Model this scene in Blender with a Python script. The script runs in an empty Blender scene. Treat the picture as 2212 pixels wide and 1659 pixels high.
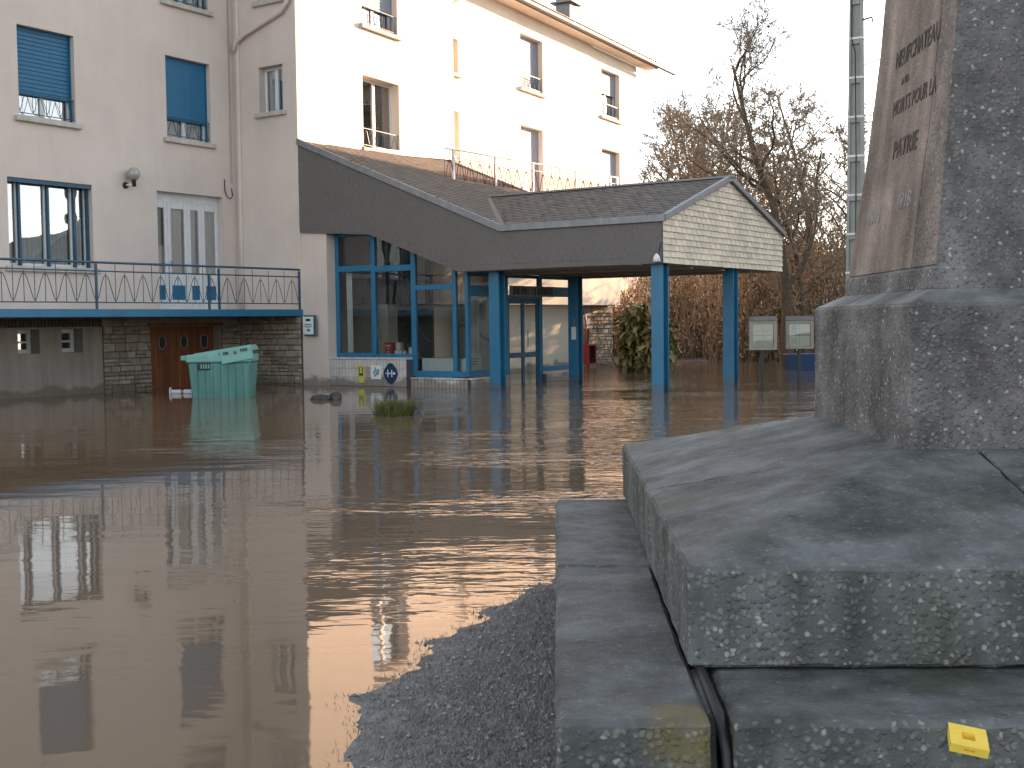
import bpy, bmesh, math, random
import numpy as np
from mathutils import Vector, Matrix, Euler

scene = bpy.context.scene
C = scene.collection
R = math.radians
rng = random.Random(7)

# ------------------------------------------------------------------ camera, sky, sun, exposure
F_PX, CAM_H, PITCH, ROLL = 2600.0, 1.45, math.atan(135 / 2600.0), 0.0125
cd = bpy.data.cameras.new('camera'); cam = bpy.data.objects.new('camera', cd); C.objects.link(cam)
fwd = Vector((0, math.cos(PITCH), -math.sin(PITCH))); rt = Vector((1, 0, 0)); up = rt.cross(fwd)
r_ = rt * math.cos(ROLL) - up * math.sin(ROLL); u_ = up * math.cos(ROLL) + rt * math.sin(ROLL)
m = Matrix((r_, u_, -fwd)).transposed().to_4x4(); m.translation = (0, 0, CAM_H)
cam.matrix_world = m
cd.sensor_width = 36; cd.lens = 36 * F_PX / 2212; cd.clip_start = 0.05; cd.clip_end = 3000
scene.camera = cam

SUN_AZ, SUN_EL = R(48), R(12)
w = bpy.data.worlds.new('World'); scene.world = w; w.use_nodes = True
nt = w.node_tree; bg = nt.nodes['Background']
sky = nt.nodes.new('ShaderNodeTexSky'); sky.sky_type = 'NISHITA'; sky.sun_disc = False
sky.sun_elevation = SUN_EL; sky.sun_rotation = SUN_AZ
sky.air_density = 1.0; sky.dust_density = 1.2; sky.ozone_density = 1.0; sky.altitude = 300
hsv = nt.nodes.new('ShaderNodeHueSaturation'); hsv.inputs['Saturation'].default_value = .38      # thin winter cloud: pale, almost colourless sky
nt.links.new(sky.outputs[0], hsv.inputs['Color']); nt.links.new(hsv.outputs[0], bg.inputs[0]); bg.inputs[1].default_value = 0.085
sd = bpy.data.lights.new('sun', 'SUN'); sd.energy = 3.7; sd.angle = R(0.5); sd.color = (1, 0.60, 0.35)
so = bpy.data.objects.new('sun', sd); C.objects.link(so); so.location = (30, 30, 30)
sdir = Vector((math.sin(SUN_AZ) * math.cos(SUN_EL), math.cos(SUN_AZ) * math.cos(SUN_EL), math.sin(SUN_EL)))
so.rotation_euler = sdir.to_track_quat('Z', 'Y').to_euler()
scene.view_settings.view_transform = 'Standard'; scene.view_settings.look = 'None'
scene.view_settings.gamma = 1; scene.view_settings.use_curve_mapping = False
scene.view_settings.exposure = 2.65
scene.cycles.max_bounces = 8; scene.cycles.transparent_max_bounces = 24
scene.cycles.use_denoising = True
scene.cycles.caustics_reflective = False; scene.cycles.caustics_refractive = False
scene.cycles.sample_clamp_indirect = 6

# ------------------------------------------------------------------ materials
MATS = {}
def mat(name, col, rough=.6, col2=None, scale=4., bump=0., bscale=60., metal=0., spec=.35, streak=0., detail=6., island=0., ramp=(.35, .7)):
    """principled with world-space noise variation; streak mixes a vertically drawn-out noise (rain runs)"""
    if name in MATS: return MATS[name]
    M = bpy.data.materials.new(name); M.use_nodes = True; t = M.node_tree; L = t.links.new
    b = t.nodes['Principled BSDF']; b.inputs['Roughness'].default_value = rough; b.inputs['Metallic'].default_value = metal
    b.inputs['Specular IOR Level'].default_value = spec
    g = t.nodes.new('ShaderNodeNewGeometry')
    base = (*col, 1)
    if col2 is None: col2 = tuple(c * .82 for c in col)
    n = t.nodes.new('ShaderNodeTexNoise'); n.inputs['Scale'].default_value = scale; n.inputs['Detail'].default_value = detail
    n.inputs['Roughness'].default_value = .62
    L(g.outputs['Position'], n.inputs['Vector'])
    fac = n.outputs['Fac']
    if streak:
        mp = t.nodes.new('ShaderNodeMapping'); mp.inputs['Scale'].default_value = (9, 9, .5)
        n2 = t.nodes.new('ShaderNodeTexNoise'); n2.inputs['Scale'].default_value = 1.; n2.inputs['Detail'].default_value = 4
        L(g.outputs['Position'], mp.inputs['Vector']); L(mp.outputs[0], n2.inputs['Vector'])
        mx = t.nodes.new('ShaderNodeMix'); mx.inputs[0].default_value = streak
        L(fac, mx.inputs[2]); L(n2.outputs['Fac'], mx.inputs[3]); fac = mx.outputs[0]
    if island:
        mi = t.nodes.new('ShaderNodeMix'); mi.inputs[0].default_value = island
        L(fac, mi.inputs[2]); L(g.outputs['Random Per Island'], mi.inputs[3]); fac = mi.outputs[0]
    cr = t.nodes.new('ShaderNodeValToRGB'); e = cr.color_ramp.elements
    e[0].position, e[1].position = ramp; e[0].color = (*col2, 1); e[1].color = base
    L(fac, cr.inputs[0]); L(cr.outputs[0], b.inputs['Base Color'])
    if bump:
        nb = t.nodes.new('ShaderNodeTexNoise'); nb.inputs['Scale'].default_value = bscale; nb.inputs['Detail'].default_value = 5
        L(g.outputs['Position'], nb.inputs['Vector'])
        bp = t.nodes.new('ShaderNodeBump'); bp.inputs['Strength'].default_value = 1; bp.inputs['Distance'].default_value = bump
        L(nb.outputs['Fac'], bp.inputs['Height']); L(bp.outputs[0], b.inputs['Normal'])
    MATS[name] = M
    return M

def obj_random(M, amount):
    """vary a material's colour from object to object (stones, tiles, leaves)"""
    t = M.node_tree; b = t.nodes['Principled BSDF']; lk = b.inputs['Base Color'].links[0]; src = lk.from_socket
    oi = t.nodes.new('ShaderNodeObjectInfo'); mr = t.nodes.new('ShaderNodeMapRange')
    mr.inputs[3].default_value = 1 - amount; mr.inputs[4].default_value = 1 + amount
    h = t.nodes.new('ShaderNodeHueSaturation')
    t.links.new(oi.outputs['Random'], mr.inputs[0]); t.links.new(mr.outputs[0], h.inputs['Value'])
    t.links.new(src, h.inputs['Color']); t.links.new(h.outputs[0], b.inputs['Base Color'])
    return M

def damp(M, z0=.12, wid=.5, col=(.13, .105, .08), amt=.7):
    """silt-coloured tide mark soaked into the foot of a wall"""
    t = M.node_tree; L = t.links.new; b = t.nodes['Principled BSDF']; src = b.inputs['Base Color'].links[0].from_socket
    g = t.nodes.new('ShaderNodeNewGeometry'); sx = t.nodes.new('ShaderNodeSeparateXYZ'); L(g.outputs['Position'], sx.inputs[0])
    n = t.nodes.new('ShaderNodeTexNoise'); n.inputs['Scale'].default_value = 2.6; n.inputs['Detail'].default_value = 6; L(g.outputs['Position'], n.inputs['Vector'])
    a = t.nodes.new('ShaderNodeMath'); a.operation = 'MULTIPLY_ADD'; a.inputs[1].default_value = -wid; L(n.outputs['Fac'], a.inputs[0]); L(sx.outputs[2], a.inputs[2])
    mr = t.nodes.new('ShaderNodeMapRange'); mr.inputs[1].default_value = z0 - wid * .5 + .09; mr.inputs[2].default_value = z0 - wid * .5; mr.inputs[4].default_value = amt; L(a.outputs[0], mr.inputs[0])
    mx = t.nodes.new('ShaderNodeMix'); mx.data_type = 'RGBA'; mx.inputs[7].default_value = (*col, 1); L(mr.outputs[0], mx.inputs[0]); L(src, mx.inputs[6]); L(mx.outputs[2], b.inputs['Base Color'])
    return M

def glass_mat(name, tint=(.9, .95, .95), base_refl=.06):
    M = bpy.data.materials.new(name); M.use_nodes = True; t = M.node_tree; L = t.links.new
    t.nodes.remove(t.nodes['Principled BSDF']); out = t.nodes['Material Output']
    tr = t.nodes.new('ShaderNodeBsdfTransparent'); tr.inputs[0].default_value = (*tint, 1)
    gl = t.nodes.new('ShaderNodeBsdfGlossy'); gl.inputs['Roughness'].default_value = .004; gl.inputs[0].default_value = (.95, .97, 1, 1)
    g = t.nodes.new('ShaderNodeNewGeometry')
    nz = t.nodes.new('ShaderNodeTexNoise'); nz.inputs['Scale'].default_value = 1.6; nz.inputs['Detail'].default_value = 1
    L(g.outputs['Position'], nz.inputs['Vector'])
    bp = t.nodes.new('ShaderNodeBump'); bp.inputs['Distance'].default_value = .004; L(nz.outputs['Fac'], bp.inputs['Height'])
    L(bp.outputs[0], gl.inputs['Normal'])
    fr = t.nodes.new('ShaderNodeFresnel'); fr.inputs[0].default_value = 1.55
    ad = t.nodes.new('ShaderNodeMath'); ad.operation = 'ADD'; ad.use_clamp = True; ad.inputs[1].default_value = base_refl
    mx = t.nodes.new('ShaderNodeMixShader')
    L(fr.outputs[0], ad.inputs[0]); L(ad.outputs[0], mx.inputs[0]); L(tr.outputs[0], mx.inputs[1]); L(gl.outputs[0], mx.inputs[2])
    L(mx.outputs[0], out.inputs[0])
    return M

def aggregate_mat(name, matrix=(.098, .104, .104), tones=((.10, .104, .104), (.185, .185, .175), (.33, .32, .295), (.14, .125, .105)), scale=58., relief=.0034, cover=.68, moss=.0, lichen=(), runs=.5):
    """exposed-aggregate concrete: pebbles (voronoi cells) standing in a dark weathered matrix"""
    M = bpy.data.materials.new(name); M.use_nodes = True; t = M.node_tree; L = t.links.new
    b = t.nodes['Principled BSDF']; b.inputs['Roughness'].default_value = .72; b.inputs['Specular IOR Level'].default_value = .35
    g = t.nodes.new('ShaderNodeNewGeometry')
    nd = t.nodes.new('ShaderNodeTexNoise'); nd.inputs['Scale'].default_value = 30; L(g.outputs['Position'], nd.inputs['Vector'])
    dm = t.nodes.new('ShaderNodeMix'); dm.data_type = 'RGBA'; dm.inputs[0].default_value = .02
    L(g.outputs['Position'], dm.inputs[6]); L(nd.outputs['Color'], dm.inputs[7])
    v = t.nodes.new('ShaderNodeTexVoronoi'); v.inputs['Scale'].default_value = scale; L(dm.outputs[2], v.inputs['Vector'])
    v2 = t.nodes.new('ShaderNodeTexVoronoi'); v2.inputs['Scale'].default_value = scale * 2.3; L(dm.outputs[2], v2.inputs['Vector'])
    sep = t.nodes.new('ShaderNodeSeparateColor'); L(v.outputs['Color'], sep.inputs[0])
    cr = t.nodes.new('ShaderNodeValToRGB'); cr.color_ramp.interpolation = 'CONSTANT'; E = cr.color_ramp.elements
    E[0].position = 0; E[0].color = (*tones[0], 1); E[1].position = .45; E[1].color = (*tones[1], 1)
    for p, c in ((.86, tones[2]), (.95, tones[3])):
        k = E.new(p); k.color = (*c, 1)
    L(sep.outputs[0], cr.inputs[0])
    # pebble mask: only cells whose second random exceeds cover, inside a radius
    ms = t.nodes.new('ShaderNodeMapRange'); ms.inputs[1].default_value = .62; ms.inputs[2].default_value = .30
    L(v.outputs['Distance'], ms.inputs[0])
    sn = t.nodes.new('ShaderNodeSeparateXYZ'); L(g.outputs['True Normal'], sn.inputs[0])
    upw = t.nodes.new('ShaderNodeMapRange'); upw.inputs[1].default_value = .35; upw.inputs[2].default_value = .85; upw.inputs[3].default_value = 1; upw.inputs[4].default_value = .28; L(sn.outputs[2], upw.inputs[0])
    gt = t.nodes.new('ShaderNodeMath'); gt.operation = 'GREATER_THAN'; gt.inputs[1].default_value = 1 - cover; L(sep.outputs[1], gt.inputs[0])
    mu = t.nodes.new('ShaderNodeMath'); mu.operation = 'MULTIPLY'; L(ms.outputs[0], mu.inputs[0])
    m0 = t.nodes.new('ShaderNodeMath'); m0.operation = 'MULTIPLY'; L(gt.outputs[0], m0.inputs[0]); L(upw.outputs[0], m0.inputs[1]); L(m0.outputs[0], mu.inputs[1])
    nz = t.nodes.new('ShaderNodeTexNoise'); nz.inputs['Scale'].default_value = 3.2; nz.inputs['Detail'].default_value = 8; nz.inputs['Roughness'].default_value = .7
    L(g.outputs['Position'], nz.inputs['Vector'])
    mp = t.nodes.new('ShaderNodeMapping'); mp.inputs['Scale'].default_value = (7, 7, .8); L(g.outputs['Position'], mp.inputs['Vector'])
    ns = t.nodes.new('ShaderNodeTexNoise'); ns.inputs['Scale'].default_value = 1; ns.inputs['Detail'].default_value = 5; L(mp.outputs[0], ns.inputs['Vector'])
    mm = t.nodes.new('ShaderNodeMix'); um = t.nodes.new('ShaderNodeMath'); um.operation = 'MULTIPLY'; um.inputs[1].default_value = runs; L(upw.outputs[0], um.inputs[0]); L(um.outputs[0], mm.inputs[0]); L(nz.outputs['Fac'], mm.inputs[2]); L(ns.outputs['Fac'], mm.inputs[3])
    st = t.nodes.new('ShaderNodeMapRange'); st.inputs[1].default_value = .36; st.inputs[2].default_value = .63; L(mm.outputs[0], st.inputs[0])
    mc = t.nodes.new('ShaderNodeMix'); mc.data_type = 'RGBA'
    mc.inputs[6].default_value = (matrix[0] * .5, matrix[1] * .5, matrix[2] * .48, 1); mc.inputs[7].default_value = (*[c * 1.35 for c in matrix], 1)
    L(st.outputs[0], mc.inputs[0])
    col = t.nodes.new('ShaderNodeMix'); col.data_type = 'RGBA'; L(mu.outputs[0], col.inputs[0]); L(mc.outputs[2], col.inputs[6]); L(cr.outputs[0], col.inputs[7])
    # dark grime over pebbles too
    gr = t.nodes.new('ShaderNodeMix'); gr.data_type = 'RGBA'; gr.blend_type = 'MULTIPLY'; gr.inputs[0].default_value = .75
    gm = t.nodes.new('ShaderNodeMix'); gm.data_type = 'RGBA'; gm.inputs[6].default_value = (.58, .59, .58, 1); gm.inputs[7].default_value = (1.1, 1.1, 1.1, 1)
    L(st.outputs[0], gm.inputs[0]); L(col.outputs[2], gr.inputs[6]); L(gm.outputs[2], gr.inputs[7])
    last = gr.outputs[2]
    if moss:
        nm = t.nodes.new('ShaderNodeTexNoise'); nm.inputs['Scale'].default_value = 1.9; nm.inputs['Detail'].default_value = 7; L(g.outputs['Position'], nm.inputs['Vector'])
        rm = t.nodes.new('ShaderNodeMapRange'); rm.inputs[1].default_value = .56; rm.inputs[2].default_value = .70; rm.inputs[4].default_value = moss; L(nm.outputs['Fac'], rm.inputs[0])
        mo = t.nodes.new('ShaderNodeMix'); mo.data_type = 'RGBA'; L(rm.outputs[0], mo.inputs[0]); L(last, mo.inputs[6]); mo.inputs[7].default_value = (.05, .06, .03, 1)
        last = mo.outputs[2]
    for (cx, cy, cz), rad in lichen:
        vd = t.nodes.new('ShaderNodeVectorMath'); vd.operation = 'DISTANCE'; L(dm.outputs[2], vd.inputs[0]); vd.inputs[1].default_value = (cx, cy, cz)
        na = t.nodes.new('ShaderNodeMath'); na.operation = 'MULTIPLY_ADD'; na.inputs[1].default_value = .16; L(ns.outputs['Fac'], na.inputs[0]); L(vd.outputs['Value'], na.inputs[2])
        lr = t.nodes.new('ShaderNodeMapRange'); lr.inputs[1].default_value = rad + .10; lr.inputs[2].default_value = rad + .05; lr.inputs[4].default_value = .5; L(na.outputs[0], lr.inputs[0])
        lm = t.nodes.new('ShaderNodeMix'); lm.data_type = 'RGBA'; L(lr.outputs[0], lm.inputs[0]); L(last, lm.inputs[6]); lm.inputs[7].default_value = (.16, .12, .03, 1); last = lm.outputs[2]
    L(last, b.inputs['Base Color'])
    hh = t.nodes.new('ShaderNodeMath'); hh.operation = 'MULTIPLY_ADD'; hh.inputs[1].default_value = -.35; L(v2.outputs['Distance'], hh.inputs[0]); L(mu.outputs[0], hh.inputs[2])
    bp = t.nodes.new('ShaderNodeBump'); bp.inputs['Strength'].default_value = 1; bp.inputs['Distance'].default_value = relief
    L(hh.outputs[0], bp.inputs['Height']); L(bp.outputs[0], b.inputs['Normal'])
    return M

RENDER = mat('render_cream', (.66, .575, .52), .85, (.55, .48, .435), .6, .003, 90, streak=.16, spec=.2)
RENDER_W = mat('render_white', (.78, .71, .63), .85, (.70, .63, .54), .8, .003, 90, streak=.3, spec=.2)
SILL = mat('sill_stone', (.56, .52, .47), .8, (.38, .36, .33), 5, .002, 80, streak=.5)
BLUE = mat('blue_paint', (.017, .155, .285), .42, (.012, .115, .225), 2.5, .0008, 20, streak=.3, spec=.5)
BLUE_D = mat('blue_rail_paint', (.03, .10, .17), .5, (.02, .06, .10), 9, spec=.45)
SHUT = mat('shutter_blue', (.013, .135, .27), .5, (.011, .11, .225), 3, streak=.5, spec=.4)
SHUT_G = mat('shutter_shade_grey', (.30, .33, .40), .6, (.25, .275, .335), 3, streak=.5)  # shutters of the sunlit wall: recess shade and flare put into the grey
WHITE = mat('white_frame', (.70, .72, .73), .45, (.60, .62, .64), 6, spec=.45)
CURT = mat('curtain_cloth', (.80, .80, .78), .9, (.62, .63, .62), 3, streak=.6)
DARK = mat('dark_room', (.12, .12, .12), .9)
GREYWALL = mat('grey_stucco', (.34, .31, .275), .9, (.22, .20, .18), 1.1, .004, 60, streak=.5)
STONE = obj_random(mat('ashlar_stone', (.36, .31, .25), .85, (.21, .185, .155), 7, .008, 25), .28)
MORTAR = mat('mortar', (.13, .115, .10), .95, (.08, .07, .06), 14, .005, 60)
WOOD = obj_random(mat('brown_wood', (.26, .088, .030), .5, (.11, .035, .013), 3, .001, 40, streak=.75, spec=.4), .14)
SLATE = mat('roof_slate', (.18, .162, .145), .75, (.105, .097, .09), 2.2, .002, 40, island=.45, ramp=(.2, .85))
FASC = mat('fascia_slate', (.145, .135, .128), .7, (.118, .110, .105), 1.5, .002, 50, island=.12, streak=.3, ramp=(.2, .85))
SHING = obj_random(mat('gable_shingle', (.70, .625, .51), .8, (.55, .49, .405), 3, .002, 60, streak=.4), .12)
ZINC = mat('zinc', (.25, .265, .28), .5, (.17, .18, .19), 5, metal=.25, streak=.4, spec=.5)
SOFFIT = mat('soffit_board', (.38, .36, .34), .8, (.30, .285, .27), 2)
TILE = obj_random(mat('glazed_tile', (.56, .54, .52), .35, (.45, .43, .42), 3, spec=.5), .07)
GROUT = mat('grout', (.075, .085, .105), .9)
for _m in (RENDER, RENDER_W, GREYWALL, STONE, TILE): damp(_m)
damp(BLUE, .10, .2, (.07, .07, .06), .5)
GLASS = glass_mat('window_glass', base_refl=.24)
GLASS2 = glass_mat('lobby_glass', (.80, .86, .86), base_refl=.05)
BIN = mat('bin_plastic', (.115, .30, .27), .5, (.06, .17, .155), 2.2, streak=.6, spec=.4)
BIN_L = mat('bin_lid_plastic', (.18, .385, .35), .5, (.13, .31, .285), 3, streak=.4, spec=.4)
BLACK = mat('black_plastic', (.022, .022, .024), .5, spec=.4)
PAPER = mat('paper', (.72, .72, .60), .8, (.64, .64, .55), 5)
PAPER_W = mat('paper_white', (.68, .73, .75), .7, (.6, .66, .68), 6)
INK = mat('ink', (.02, .025, .04), .7)
BARK = mat('bark', (.13, .10, .07), .9, (.055, .045, .033), 9, .01, 30, spec=.2)
TWIG = mat('twig_bark', (.31, .25, .185), .9, (.18, .145, .11), 1.2, spec=.2)
RED = mat('red_paint', (.42, .03, .022), .45, (.28, .02, .016), 4, spec=.45)
YEL = mat('yellow_plastic', (.86, .62, .10), .35, (.78, .55, .07), 30, spec=.5)
AGG = aggregate_mat('exposed_aggregate', moss=.6, lichen=(((.452, 2.95, .405), .085), ((.450, 2.95, .35), .085), ((.375, 2.95, .40), .06)))
AGG_S = aggregate_mat('exposed_aggregate_shaft', (.135, .128, .128), ((.12, .115, .115), (.185, .175, .17), (.38, .36, .335), (.2, .165, .145)), 66, .004, .7, runs=.15)
AGG_F = aggregate_mat('worn_concrete', (.15, .152, .15), ((.14, .14, .14), (.19, .19, .185), (.30, .29, .27), (.14, .13, .11)), 95, .0025, .35, moss=.25)
PANEL = aggregate_mat('inscribed_stone', (.25, .195, .165), ((.21, .165, .14), (.27, .215, .185), (.42, .36, .31), (.16, .13, .115)), 110, .0022, .5)  # smooth inscribed face; warm bounce light is put into its pink tint
AGG_P = aggregate_mat('pebbled_stone_warm_bounce', (.20, .165, .145), ((.17, .145, .13), (.24, .20, .175), (.40, .35, .31), (.16, .13, .115)), 66, .004, .65, runs=.15)  # pebbly left edge of the shaft, warm bounced light put into its colour

# ------------------------------------------------------------------ mesh helpers
WL = {}
def wl(o): return WL.get(o.name, Vector((0, 0, 0)))
def tag(o, label=None, cat=None, group=None, kind=None):
    if label: o['label'] = label
    if cat: o['category'] = cat
    if group: o['group'] = group
    if kind: o['kind'] = kind
    return o
def put(o, loc, parent=None):
    C.objects.link(o); loc = Vector(loc); WL[o.name] = loc.copy()
    if parent is not None: o.parent = parent; o.location = loc - wl(parent)
    else: o.location = loc
    return o
def thing(name, label, cat, loc, group=None):
    o = bpy.data.objects.new(name, None); o.empty_display_size = .2; put(o, loc); return tag(o, label, cat, group)

class Fr:
    """a wall frame: u along the wall, n out of it, z up"""
    def __init__(s, o, u, n): s.o = Vector((o[0], o[1], 0)); s.u = Vector((u[0], u[1], 0)); s.n = Vector((n[0], n[1], 0))
    def p(s, u, n, z): return s.o + s.u * u + s.n * n + Vector((0, 0, z))
    def ang(s): return math.atan2(s.u.y, s.u.x)
WORLD = Fr((0, 0), (1, 0), (0, 1))

class MB:
    def __init__(s): s.v = []; s.f = []
    def poly(s, pts):
        i = len(s.v); s.v += [Vector(p) for p in pts]; s.f.append(tuple(range(i, i + len(pts)))); return s
    def hull8(s, a, b):
        i = len(s.v); s.v += [Vector(p) for p in a] + [Vector(p) for p in b]; n = len(a)
        s.f.append(tuple(i + k for k in range(n))[::-1]); s.f.append(tuple(i + n + k for k in range(n)))
        for k in range(n): s.f.append((i + k, i + (k + 1) % n, i + n + (k + 1) % n, i + n + k))
        return s
    def box(s, fr, u0, u1, n0, n1, z0, z1):
        q = lambda z: [fr.p(u0, n0, z), fr.p(u1, n0, z), fr.p(u1, n1, z), fr.p(u0, n1, z)]
        return s.hull8(q(z0), q(z1))
    def prism(s, pts, off): off = Vector(off); return s.hull8(pts, [Vector(p) + off for p in pts])
    def tube(s, pts, r, k=6, caps=True):
        pts = [Vector(p) for p in pts]; n = len(pts); rs = r if isinstance(r, (list, tuple)) else [r] * n
        i0 = len(s.v); ref = None
        for j, p in enumerate(pts):
            d = (pts[min(j + 1, n - 1)] - pts[max(j - 1, 0)]).normalized()
            if ref is None: ref = d.orthogonal().normalized()
            a = (ref - d * ref.dot(d)); a = a.normalized() if a.length > 1e-5 else d.orthogonal().normalized()
            ref = a; b = d.cross(a)
            for q in range(k):
                th = 2 * math.pi * q / k; s.v.append(p + (a * math.cos(th) + b * math.sin(th)) * rs[j])
        for j in range(n - 1):
            for q in range(k):
                A = i0 + j * k + q; B = i0 + j * k + (q + 1) % k; s.f.append((A, B, B + k, A + k))
        if caps: s.f.append(tuple(i0 + q for q in range(k))[::-1]); s.f.append(tuple(i0 + (n - 1) * k + q for q in range(k)))
        return s
    def lathe(s, c, prof, k=16, axis=None):
        c = Vector(c); ax = Vector(axis).normalized() if axis else Vector((0, 0, 1)); a = ax.orthogonal().normalized(); b = ax.cross(a)
        i0 = len(s.v)
        for rr, h in prof:
            for q in range(k): th = 2 * math.pi * q / k; s.v.append(c + ax * h + (a * math.cos(th) + b * math.sin(th)) * max(rr, 1e-4))
        for j in range(len(prof) - 1):
            for q in range(k): A = i0 + j * k + q; B = i0 + j * k + (q + 1) % k; s.f.append((A, B, B + k, A + k))
        s.f.append(tuple(i0 + q for q in range(k))[::-1]); s.f.append(tuple(i0 + (len(prof) - 1) * k + q for q in range(k)))
        return s
    def mesh(s, name, M, bevel=0, smooth=False, origin=None, fix=True):
        if origin is None:
            lo = [min(p[i] for p in s.v) for i in range(3)]; hi = [max(p[i] for p in s.v) for i in range(3)]
            origin = Vector(((lo[0] + hi[0]) / 2, (lo[1] + hi[1]) / 2, lo[2]))
        me = bpy.data.meshes.new(name); me.from_pydata([tuple(p - origin) for p in s.v], [], s.f)
        if fix or bevel:
            bm = bmesh.new(); bm.from_mesh(me)
            bmesh.ops.recalc_face_normals(bm, faces=bm.faces)
            if bevel: bmesh.ops.bevel(bm, geom=list(bm.edges), offset=bevel, segments=1, affect='EDGES', clamp_overlap=True)
            bm.to_mesh(me); bm.free()
        if M: me.materials.append(M)
        if smooth: me.polygons.foreach_set('use_smooth', [True] * len(me.polygons))
        return me, origin
    def build(s, name, M, parent=None, bevel=0, smooth=False, fix=True, kind=None, label=None):
        me, o = s.mesh(name, M, bevel, smooth, fix=fix)
        ob = bpy.data.objects.new(name, me); put(ob, o, parent)
        return tag(ob, label, None, None, kind)

def inst(name, me, loc, parent, rz=0, rot=None, sc=None):
    o = bpy.data.objects.new(name, me); put(o, loc, parent)
    o.rotation_euler = rot if rot is not None else (0, 0, rz)
    if sc: o.scale = sc
    return o

def text_part(s, size, M, parent, origin, ux, uy, depth=.003, name='lettering', align='CENTER', width=None, squeeze=None):
    """flat lettering: built-in font turned into a mesh; ux runs along the words, uy up"""
    cu = bpy.data.curves.new(name, 'FONT'); cu.body = s; cu.size = size; cu.extrude = depth; cu.align_x = align; cu.resolution_u = 2
    tmp = bpy.data.objects.new('tmp', cu); C.objects.link(tmp)
    me = bpy.data.meshes.new_from_object(tmp.evaluated_get(bpy.context.evaluated_depsgraph_get()))
    bpy.data.objects.remove(tmp); bpy.data.curves.remove(cu)
    ux = Vector(ux).normalized(); uy = Vector(uy).normalized(); uz = ux.cross(uy)
    if squeeze: me.transform(Matrix.Diagonal((squeeze, 1, 1, 1)))
    me.transform(Matrix((ux, uy, uz)).transposed().to_4x4())
    me.materials.clear(); me.materials.append(M)
    o = bpy.data.objects.new(name, me); put(o, origin, parent); return o

# ------------------------------------------------------------------ frames of the place
BA = R(33.75); bD = (math.sin(BA), math.cos(BA)); aD = (math.cos(BA), -math.sin(BA))
P0 = Vector((2.95, 23.45)); K = P0 - 9.56 * Vector(aD); I = K - 2.083 * Vector(aD)
LF = Fr(I, bD, aD)                                     # left facade, u negative to the left
RF = Fr(K, aD, (-bD[0], -bD[1]))                       # return wall / porch front line, u from the corner
WA = R(28.4); WF = Fr(K, (math.sin(WA), math.cos(WA)), (math.cos(WA), -math.sin(WA)))
AB = Fr(K, aD, bD)                                     # porch plan: u=a, n=b
AA = R(36); AF = Fr((-1.47, 30.87), (math.sin(AA), math.cos(AA)), (math.cos(AA), -math.sin(AA)))
GA = math.atan(99 / 2600.0); MF = Fr((0, 0), (math.cos(GA), -math.sin(GA)), (math.sin(GA), math.cos(GA)))   # memorial plan

# ------------------------------------------------------------------ ground and water
ISL = [MF.p(x, y, 0) for x, y in ((.1, 7.1), (-.05, 6.72), (-.24, 6.2), (-.453, 5.6), (-.61, 5.1), (-.708, 4.735), (-.76, 4.4), (-.73, 4.1), (-.69, 3.84), (-.66, 3.3), (-.8, 2.2), (-1.6, .5), (-4, -3), (-4, -40), (40, -40), (40, 4), (9, 6.8))]
def poly_sd(px, py, P):
    d = np.full(px.shape, 1e9); inside = np.zeros(px.shape, bool); n = len(P)
    for i in range(n):
        ax, ay = P[i][0], P[i][1]; bx, by = P[(i + 1) % n][0], P[(i + 1) % n][1]
        ex, ey = bx - ax, by - ay; t = np.clip(((px - ax) * ex + (py - ay) * ey) / (ex * ex + ey * ey), 0, 1)
        d = np.minimum(d, np.hypot(px - ax - t * ex, py - ay - t * ey))
        c = ((ay > py) != (by > py)) & (px < (bx - ax) * (py - ay) / (by - ay + 1e-12) + ax); inside ^= c
    return np.where(inside, d, -d)
def vnoise(x, y, s, seed):
    r = np.random.RandomState(seed); T = r.rand(64, 64); x = x / s; y = y / s; xi = np.floor(x).astype(int); yi = np.floor(y).astype(int); fx = x - xi; fy = y - yi
    fx = fx * fx * (3 - 2 * fx); fy = fy * fy * (3 - 2 * fy); g = lambda a, b: T[a % 64, b % 64]
    return (g(xi, yi) * (1 - fx) + g(xi + 1, yi) * fx) * (1 - fy) + (g(xi, yi + 1) * (1 - fx) + g(xi + 1, yi + 1) * fx) * fy - .5
def ground_z(x, y):
    d = poly_sd(x, y, ISL) + .07 * vnoise(x, y, .35, 1) + .035 * vnoise(x, y, .11, 2)
    z = np.clip(np.where(d > 0, .075 * d, .06 * d), -.8, .10) + (.007 * vnoise(x, y, .2, 3) + .005 * vnoise(x, y, .06, 4)) * (d > -1)
    # land beyond the flood, rising behind the hedges
    e = y - (41.5 + .05 * np.abs(x - 4)) + 1.2 * vnoise(x, y, 3., 5)
    far = np.clip(.12 * e, -.8, .5) + np.clip((y - 60) / 90, 0, 1) ** 1.3 * 8 * np.clip((x + 30) / 60, 0.2, 1.2)
    return np.maximum(z, far)
xs = np.concatenate([-np.geomspace(3.2, 900, 26)[::-1], np.arange(-3, .6, .035), np.arange(.7, 6, .4), np.geomspace(6.5, 900, 30)])
ys = np.concatenate([-np.geomspace(2.2, 600, 20)[::-1], np.arange(-2, 2.4, .4), np.arange(2.6, 7.6, .045), np.arange(8, 70, 1.2), np.geomspace(72, 1500, 26)])
X, Y = np.meshgrid(xs, ys); Z = ground_z(X, Y)
nx, ny = len(xs), len(ys); gi = np.arange(nx * ny).reshape(ny, nx)
gf = np.stack([gi[:-1, :-1], gi[:-1, 1:], gi[1:, 1:], gi[1:, :-1]], -1).reshape(-1, 4)
me = bpy.data.meshes.new('ground'); me.from_pydata(np.stack([X, Y, Z], -1).reshape(-1, 3).tolist(), [], gf.tolist())
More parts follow.
